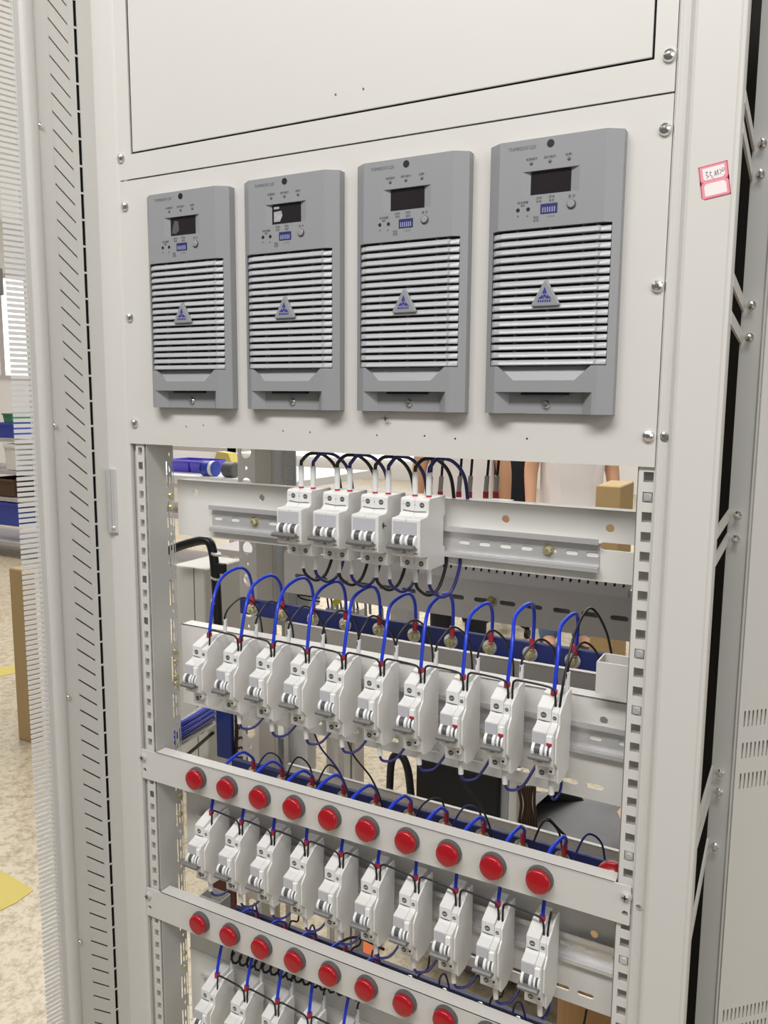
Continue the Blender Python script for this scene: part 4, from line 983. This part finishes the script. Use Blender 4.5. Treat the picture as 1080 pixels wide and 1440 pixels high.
put('storage_bin', 'dark brown open box on the lower shelf beyond the door', 'bin', -20, 18, 672, 700, 'brownb')
put('storage_bin', 'green jug on the top shelf beyond the door', 'bin', 1, 16, 581, 595, 'green')
mb = MB().box(-0.45, 0.05, 0, 0.04, 0, 0.25).box(-0.40, 0.0, -0.01, 0, 0.03, 0.22)
o = mb.build('wall_monitor', 'dgrey', bevel=0.01); o.location = W(-4, 415, YS+1.0); tag(o, 'dark screen high beyond the slotted door edge', 'screen')
# brown board leaning
fb = floor_at(38, 1043)
fo = MB().box(-0.05, 0.035, 0, 0.05, 0, 0.68).build('brown_board', 'tan', bevel=0.004); fo.location = fb + V((-0.0, 0, 0)); tag(fo, 'tall brown board standing on the floor behind the slotted door', 'board')

# workbench behind the upper slot, with bins and bottle
YW = 1.7
za = W(300, 672, YW).z
wb = empty('workbench', (W(300, 700, YW).x, YW, FLOOR)); tag(wb, 'white workbench seen through the gap above the wide breakers', 'workbench')
lp(MB().box(-0.9, 0.35, 0, 0.6, za-FLOOR-0.03, za-FLOOR), 'bench_top', 'duct', wb)
for x in (-0.85, 0.30): lp(MB().box(x, x+0.04, 0.02, 0.06, 0, za-FLOOR-0.03), 'leg', 'shelf', wb)
YS2, YS = YS, YW + 0.1
put('parts_bin', 'purple-blue open parts bin on the white bench, left one', 'bin', 232, 262, 653, 672, 'purple', 0.12)
put('parts_bin', 'purple-blue open parts bin on the white bench, right one', 'bin', 262, 287, 653, 672, 'purple', 0.12)
pj = W(298, 672, YW+0.05)
j = empty('blue_jar', (pj.x, YW+0.05, za)); tag(j, 'blue jar with pale label lying beside the parts bins', 'jar')
lp(MB().cyl((-0.03, 0, 0.030), (0.022, 0, 0.030), 0.030, 24), 'jar_body', 'bin', j)
lp(MB().cyl((0.003, -0.0005, 0.030), (0.018, -0.0005, 0.030), 0.0306, 24), 'jar_label', 'duct', j)
lp(MB().cyl((-0.036, 0, 0.030), (-0.03, 0, 0.030), 0.031, 24), 'jar_lid', 'navy', j)
pk = W(325, 672, YW+0.05); k_ = empty('black_roll', (pk.x, YW+0.05, za)); tag(k_, 'black roll lying on the white bench beside the blue jar', 'roll')
lp(MB().lathe((-0.028,0,0.030), (1,0,0), [(0.024,0),(0.030,0.004),(0.030,0.050),(0.024,0.054)], 24), 'roll', 'dgrey', k_)
yc = MB().prism_y([(-0.05,0),(0.05,0),(0.03,0.04),(-0.03,0.045)], 0, 0.05).build('yellow_carton', 'yellow'); yc.location = W(313, 648, YW+0.3); tag(yc, 'yellow carton corner above the blue jar', 'carton')
yc.location.z = za + 0.03
# cartons in the background right
rz = W(853, 700, 2.6)
cb = MB().box(-0.045, 0.055, 0, 0.25, 0, 0.98).build('tall_carton', 'tan', bevel=0.004); cb.location = (rz.x, 2.6, FLOOR); tag(cb, 'tall brown carton standing at the right behind the cabinet', 'carton')
g = floor_at(850, 1640)
# large round brown carton low right
cd = MB().lathe((0,0,0), (0,0,1), [(0.15, 0), (0.15, 0.40), (0.14, 0.415), (0.0001, 0.415)], 40).build('cardboard_drum', 'carton', smooth=False)
q = W(866, 1385, 0.56); cd.location = (q.x+0.03, 0.66, q.z-0.415); cd.data.transform(Matrix.Diagonal((1,1,(q.z-FLOOR)/0.415,1))); cd.location.z = FLOOR; tag(cd, 'round brown cardboard drum on the floor behind the lower right', 'drum')
oc = floor_at(520, 1330)
o = MB().prism_z([(-0.03,-0.10),(0.04,-0.08),(0.01,0.12),(-0.04,0.09)], 0, 0.01).build('orange_tape', 'orange'); o.location = (oc.x, oc.y, FLOOR+0.001); tag(o, 'orange strip lying on the floor below the breakers', 'strip')

# ------------------------------------------------------------------ people
def person(name, label, base, face, joints, radii, edges, cloth, extra=None):
    t = empty(name, base, (0, 0, face)); tag(t, label, 'person')
    def skin(nm, idx, eds, m, lv=2, root=0):
        me = bpy.data.meshes.new(nm); order = list(idx); mp = {k: i for i, k in enumerate(order)}
        me.from_pydata([joints[k] for k in order], [(mp[a], mp[b]) for a, b in eds if a in mp and b in mp], [])
        o = bpy.data.objects.new(nm, me); COL.objects.link(o); o.parent = t
        s = o.modifiers.new('skin', 'SKIN'); s.use_smooth_shade = True
        for k, i in mp.items():
            r = radii[k] if not isinstance(radii[k], (int, float)) else (radii[k], radii[k]); me.skin_vertices[0].data[i].radius = r
        me.skin_vertices[0].data[mp[order[root]]].use_root = True
        sb = o.modifiers.new('sub', 'SUBSURF'); sb.levels = lv; sb.render_levels = lv
        me.materials.append(M[m]); return o
    for nm, idx, m in cloth: skin(nm, idx, edges, m)
    return t
def standing(name, label, base, face, shirt, legs, armbend=0.0):
    s = 0.88
    J = dict(pel=(0,0,.95), wai=(0,0,1.08), che=(0,-.01,1.30), nek=(0,0,1.46), hed=(0,-.02,1.56), top=(0,-.01,1.68),
             lhip=(.09,0,.90), lkn=(.10,-.02,.50), lan=(.10,.02,.09), lto=(.11,-.14,.03), rhip=(-.09,0,.90), rkn=(-.10,-.02,.50), ran=(-.10,.02,.09), rto=(-.11,-.14,.03),
             lsh=(.18,0,1.38), lel=(.24,.0,1.10), lwr=(.25,-.08-armbend,.86+armbend), rsh=(-.18,0,1.38), rel=(-.24,.0,1.10), rwr=(-.25,-.08,.86))
    R_ = dict(pel=(.15,.10), wai=(.14,.10), che=(.16,.11), nek=.055, hed=(.075,.09), top=(.06,.075), lhip=.085, lkn=.06, lan=.042, lto=.035, rhip=.085, rkn=.06, ran=.042, rto=.035,
              lsh=.062, lel=.045, lwr=.03, rsh=.062, rel=.045, rwr=.03)
    E_ = [('pel','wai'),('wai','che'),('che','nek'),('nek','hed'),('hed','top'),('pel','lhip'),('lhip','lkn'),('lkn','lan'),('lan','lto'),('pel','rhip'),('rhip','rkn'),('rkn','ran'),('ran','rto'),
          ('che','lsh'),('lsh','lel'),('lel','lwr'),('che','rsh'),('rsh','rel'),('rel','rwr')]
    fing = []
    for sd in ('l', 'r'):
        w_ = V(J[sd+'wr']); e_ = V(J[sd+'el']); d = (w_-e_).normalized(); sx = 1 if sd == 'l' else -1
        J[sd+'pa'] = tuple(w_ + d*0.06); R_[sd+'pa'] = (.034, .018); E_.append((sd+'wr', sd+'pa'))
        for k in range(4):
            b0 = w_ + d*0.085 + V((0, (k-1.5)*0.019, 0)); J[f'{sd}f{k}a'] = tuple(b0); J[f'{sd}f{k}b'] = tuple(b0 + d*0.035 + V((-sx*.008,0,0))); J[f'{sd}f{k}c'] = tuple(b0 + d*(0.06+0.006*(k in (1,2))) + V((-sx*.022,0,0)))
            for c_ in 'abc': R_[f'{sd}f{k}{c_}'] = .0095 if c_ != 'c' else .0075
            E_ += [(sd+'pa', f'{sd}f{k}a'), (f'{sd}f{k}a', f'{sd}f{k}b'), (f'{sd}f{k}b', f'{sd}f{k}c')]
        J[sd+'ta'] = tuple(w_ + d*0.035 + V((-sx*.01, -.035, 0))); J[sd+'tb'] = tuple(w_ + d*0.075 + V((-sx*.015, -.055, 0))); R_[sd+'ta'] = .012; R_[sd+'tb'] = .009
        E_ += [(sd+'wr', sd+'ta'), (sd+'ta', sd+'tb')]
    J = {k: tuple(c*s for c in v) for k, v in J.items()}
    R_ = {k: (tuple(c*s for c in v) if isinstance(v, tuple) else v*s) for k, v in R_.items()}
    body = ['pel','wai','che','nek','hed','top','lhip','lkn','lan','lto','rhip','rkn','ran','rto','lsh','lel','lwr','rsh','rel','rwr'] + [k for k in J if k[1:] in ('pa','ta','tb') or (len(k) == 4 and k[1] == 'f')]
    t = person(name, label, base, face, J, R_, E_, [('body', body, 'skin')])
    # clothing : slightly larger skinned shells
    R2 = {k: (tuple(c*1.16 for c in v) if isinstance(v, tuple) else v*1.22) for k, v in R_.items()}
    J2 = dict(J)
    J2['lmid'] = tuple((V(J['lsh'])*0.25 + V(J['lel'])*0.75)); J2['rmid'] = tuple((V(J['rsh'])*0.25 + V(J['rel'])*0.75)); R2['lmid'] = .058*s; R2['rmid'] = .058*s
    J2['hem'] = (0, 0, .80*s); R2['hem'] = (.215*s, .155*s)
    J2['ncb'] = (0, 0, 1.42*s); R2['ncb'] = .07*s; R2['wai'] = (.20*s, .145*s); R2['che'] = (.21*s, .15*s); R2['hem'] = (.22*s, .22*s); R2['lsh'] = R2['rsh'] = .09*s; R2['lmid'] = R2['rmid'] = .075*s
    E2 = [('wai','hem'),('wai','che'),('che','ncb'),('che','lsh'),('lsh','lmid'),('che','rsh'),('rsh','rmid')]
    def shell(nm, idx, eds, m):
        me = bpy.data.meshes.new(nm); mp = {k: i for i, k in enumerate(idx)}
        me.from_pydata([J2[k] for k in idx], [(mp[a], mp[b]) for a, b in eds], [])
        o = bpy.data.objects.new(nm, me); COL.objects.link(o); o.parent = t
        sm = o.modifiers.new('skin', 'SKIN'); sm.use_smooth_shade = True
        for k, i in mp.items():
            r = R2[k]; me.skin_vertices[0].data[i].radius = r if isinstance(r, tuple) else (r, r)
        sb = o.modifiers.new('sub', 'SUBSURF'); sb.levels = 2; sb.render_levels = 2; me.materials.append(M[m])
    shell('shirt', ['wai','hem','che','ncb','lsh','lmid','rsh','rmid'], E2, shirt)
    J2['lan'] = tuple(c + (-0.045 if i == 2 else 0) for i, c in enumerate(J['lan'])); J2['ran'] = tuple(c + (-0.045 if i == 2 else 0) for i, c in enumerate(J['ran']))
    R2['lan'] = R2['ran'] = .062*s; R2['lkn'] = R2['rkn'] = .078*s; R2['lhip'] = R2['rhip'] = .085*s; R2['pel'] = (.10*s, .10*s)
    shell('trousers', ['pel','lhip','lkn','lan','rhip','rkn','ran'], [('pel','lhip'),('lhip','lkn'),('lkn','lan'),('pel','rhip'),('rhip','rkn'),('rkn','ran')], legs)
    # hair and face
    hz = 1.60*s
    bm = bmesh.new(); bmesh.ops.create_uvsphere(bm, u_segments=24, v_segments=14, radius=0.098*s)
    for v in bm.verts:
        v.co.y *= 1.12
        if v.co.z < -0.01 and v.co.y < 0.0: v.co *= 0.80
        v.co += V((0, 0.012, 0.018))
    me = bpy.data.meshes.new('hair'); bm.to_mesh(me); bm.free(); o = bpy.data.objects.new('hair', me); COL.objects.link(o); o.parent = t; o.location = (0, 0.0, hz); me.materials.append(M['hair'])
    for sx in (-1, 1):
        lp(MB().lathe((sx*0.030*s, -0.098*s, 1.585*s), (0,-1,0), [(0.010, 0), (0.008, 0.004), (0.0001, 0.006)], 10), 'eye', 'hair', t)
        lp(MB().lathe((sx*0.082*s, 0.0, 1.575*s), (sx,0,0), [(0.020, 0), (0.022, 0.006), (0.0001, 0.010)], 10), 'ear', 'skin', t)
        lp(MB().box((sx*0.10-0.045)*s, (sx*0.10+0.045)*s, -0.19*s, 0.06*s, 0, 0.06*s), 'shoe', 'black', t, bevel=0.012, seg=3)
    lp(MB().prism_x([(-0.095*s, 1.60*s), (-0.122*s, 1.555*s), (-0.095*s, 1.548*s)], -0.012*s, 0.012*s), 'nose', 'skin', t, bevel=0.003)
    lp(MB().box(-0.022*s, 0.022*s, -0.100*s, -0.092*s, 1.522*s, 1.530*s), 'mouth', 'redf', t, bevel=0.002)
    return t
p1 = W(648, 700, 3.0); p2_ = W(802, 700, 3.45)
standing('person', 'person in white shirt and black trousers standing behind the cabinet, left one', (p1.x, 3.0, FLOOR), math.radians(200), 'shirt', 'trouser')
standing('person', 'person in white shirt and blue jeans standing behind the cabinet at right', (p2_.x, 3.45, FLOOR), math.radians(30), 'shirt', 'jeans')
pb = W(695, 700, 3.50)
ch = empty('office_chair', (pb.x, 3.50, FLOOR), (0, 0, PI)); tag(ch, 'black high-backed office chair between the two people in white shirts', 'chair')
lp(MB().prism_y([(-0.19,0.50),(0.19,0.50),(0.20,0.90),(0.17,1.04),(0.12,1.09),(-0.12,1.09),(-0.17,1.04),(-0.20,0.90)], -0.02, 0.04), 'backrest', 'trouser', ch, bevel=0.015, seg=3)
lp(MB().prism_z([(-0.20,-0.40),(0.20,-0.40),(0.22,-0.20),(0.20,-0.03),(-0.20,-0.03),(-0.22,-0.20)], 0.40, 0.47), 'seat', 'trouser', ch, bevel=0.015, seg=3)
lp(MB().cyl((0,-0.2,0.08), (0,-0.2,0.40), 0.025, 16), 'post', 'dgrey', ch)
lp(MB().box(-0.03, 0.03, -0.06, -0.02, 0.42, 0.62), 'back_bracket', 'dgrey', ch)
for k in range(5):
    a_ = 2*PI*k/5; lg = lp(MB().tube([(0,-0.2,0.09), (0.24*math.cos(a_), -0.2+0.24*math.sin(a_), 0.06)], 0.018, 8, 1), 'base_arm', 'black', ch)
    lp(MB().cyl((0.24*math.cos(a_)-.012, -0.2+0.24*math.sin(a_), 0.025), (0.24*math.cos(a_)+.012, -0.2+0.24*math.sin(a_), 0.025), 0.025, 14), 'caster', 'black', lg)
# crouching person in grey close behind
def crouch():
    q = W(815, 1185, 0.95)
    base = V((q.x+0.02, 0.95, FLOOR))
    hgt = q.z - FLOOR
    t = empty('person', base, (0, 0, 0)); tag(t, 'person in grey clothing bending behind the right side of the cabinet', 'person')
    k = 0.88
    J = dict(pel=(.30,.12,.42), wai=(.20,.10,.50), che=(.03,.04,.66), nek=(-.16,.0,.70), hed=(-.25,-.03,.70), top=(-.34,-.04,.67),
             lhip=(.30,.20,.38), lkn=(.02,.24,.46), lan=(.16,.26,.08), lto=(.02,.28,.04), rhip=(.30,.02,.38), rkn=(.06,-.06,.22), ran=(.34,-.04,.07), rto=(.24,-.03,.03),
             lsh=(.0,.20,.70), lel=(-.06,.22,.50), lwr=(-.06,.10,.36), rsh=(.0,-.12,.70), rel=(-.10,-.10,.52), rwr=(-.22,-.04,.50))
    J = {a: (-v[0], v[1], v[2]) for a, v in J.items()}
    R_ = dict(pel=.10, wai=.10, che=.115, nek=.055, hed=.085, top=.065, lhip=.09, lkn=.062, lan=.042, lto=.035, rhip=.09, rkn=.062, ran=.042, rto=.035, lsh=.07, lel=.05, lwr=.032, rsh=.07, rel=.05, rwr=.032)
    E_ = [('pel','wai'),('wai','che'),('che','nek'),('nek','hed'),('hed','top'),('pel','lhip'),('lhip','lkn'),('lkn','lan'),('lan','lto'),('pel','rhip'),('rhip','rkn'),('rkn','ran'),('ran','rto'),
          ('che','lsh'),('lsh','lel'),('lel','lwr'),('che','rsh'),('rsh','rel'),('rel','rwr')]
    for sd in ('l', 'r'):
        w_, e_ = V(J[sd+'wr']), V(J[sd+'el']); d = (w_-e_).normalized(); o_ = d.orthogonal().normalized()
        J[sd+'pa'] = tuple(w_+d*.06); R_[sd+'pa'] = .026; E_.append((sd+'wr', sd+'pa'))
        for f in range(4):
            b0 = w_+d*.085+o_*((f-1.5)*.019); J[f'{sd}f{f}a'] = tuple(b0); J[f'{sd}f{f}b'] = tuple(b0+d*.035); J[f'{sd}f{f}c'] = tuple(b0+d*.055+V((0,0,-.018)))
            for c_ in 'abc': R_[f'{sd}f{f}{c_}'] = .009
            E_ += [(sd+'pa', f'{sd}f{f}a'), (f'{sd}f{f}a', f'{sd}f{f}b'), (f'{sd}f{f}b', f'{sd}f{f}c')]
        J[sd+'ta'] = tuple(w_+d*.03+o_*.04); J[sd+'tb'] = tuple(w_+d*.065+o_*.055); R_[sd+'ta'] = .012; R_[sd+'tb'] = .009; E_ += [(sd+'wr', sd+'ta'), (sd+'ta', sd+'tb')]
    zs = (hgt+0.02)/(0.78*k)
    def sh(nm, idx, m, g, eds=None):
        idx = list(idx); mp = {a: i for i, a in enumerate(idx)}
        me = bpy.data.meshes.new(nm); me.from_pydata([(J[a][0]*k, J[a][1]*k, J[a][2]*k*zs*(1 if J[a][2] > .3 else 1)) for a in idx], [(mp[a], mp[b]) for a, b in E_ if a in mp and b in mp], [])
        o = bpy.data.objects.new(nm, me); COL.objects.link(o); o.parent = t
        s_ = o.modifiers.new('skin', 'SKIN'); s_.use_smooth_shade = True
        for a, i in mp.items(): gg = g*(1.35 if nm != 'body' and a in ('pel','wai','che') else 1.0); me.skin_vertices[0].data[i].radius = (R_[a]*gg*k, R_[a]*gg*k)
        sb = o.modifiers.new('sub', 'SUBSURF'); sb.levels = 2; sb.render_levels = 2; me.materials.append(M[m])
    sh('body', J.keys(), 'skin', 1.0)
    sh('jacket', ['wai','che','pel','lsh','lel','lwr','rsh','rel','rwr','nek'], 'greyc', 1.22)
    sh('trousers', ['pel','lhip','lkn','lan','rhip','rkn','ran'], 'greyc', 1.26)
    bm = bmesh.new(); bmesh.ops.create_uvsphere(bm, u_segments=20, v_segments=12, radius=0.092)
    me = bpy.data.meshes.new('hair'); bm.to_mesh(me); bm.free(); o = bpy.data.objects.new('hair', me); COL.objects.link(o); o.parent = t
    o.location = (J['top'][0]*k+0.01, J['top'][1]*k, J['top'][2]*k*zs - 0.02); me.materials.append(M['hair'])
crouch()

# ------------------------------------------------------------------ lights
def area(name, loc, rot, sx, sy, e, col=(1, 0.985, 0.96)):
    l = bpy.data.lights.new(name, 'AREA'); l.shape = 'RECTANGLE'; l.size = sx; l.size_y = sy; l.energy = e; l.color = col
    o = bpy.data.objects.new(name, l); COL.objects.link(o); o.location = loc; o.rotation_euler = rot; return o
area('ceiling_light_front', (0.5, -1.65, 1.85), (math.radians(38), 0, math.radians(2)), 2.4, 0.45, 66)
area('ceiling_light_left', (-1.6, -1.6, 2.1), (math.radians(30), 0, math.radians(-35)), 2.0, 0.4, 13)
area('fill_light_right', (2.6, -1.5, 0.7), (math.radians(88), 0, math.radians(70)), 1.6, 1.4, 20)  # added fill standing for room bounce from the right, no window there
area('ceiling_light_back', (-1.0, 3.2, 2.15), (0, 0, 0), 4.0, 1.2, 95)
area('ceiling_light_back', (-4.5, 3.5, 2.15), (0, 0, 0), 3.0, 3.0, 95)
area('ceiling_light_back', (-1.0, 7.2, 2.15), (0, 0, 0), 5.0, 1.5, 150)
area('ceiling_light_over', (0.2, 1.1, 2.15), (0, 0, 0), 2.0, 0.3, 20)
for i, (x, y) in enumerate(((-5.0, 5.0), (-2.0, 6.5), (-7, 4))):
    t = empty('ceiling_lamp', (x, y, 2.12)); tag(t, 'long white fluorescent ceiling lamp, %s from the cabinet' % ORD[i], 'ceiling lamp', 'fluorescent lamps of the hall')
    lp(MB().box(-0.6, 0.6, -0.06, 0.06, 0.02, 0.08), 'fixture', 'duct', t)
    lp(MB().cyl((-0.58, 0, 0), (0.58, 0, 0), 0.016, 12), 'tube', 'lamp', t)
w = bpy.data.worlds.new('world'); SC.world = w; w.use_nodes = True
bg = w.node_tree.nodes['Background']; bg.inputs[0].default_value = (0.96, 0.97, 0.93, 1); bg.inputs[1].default_value = 0.14
SC.view_settings.view_transform = 'Standard'; SC.view_settings.look = 'None'; SC.view_settings.gamma = 1.0
SC.view_settings.use_curve_mapping = False; SC.view_settings.exposure = 0.0
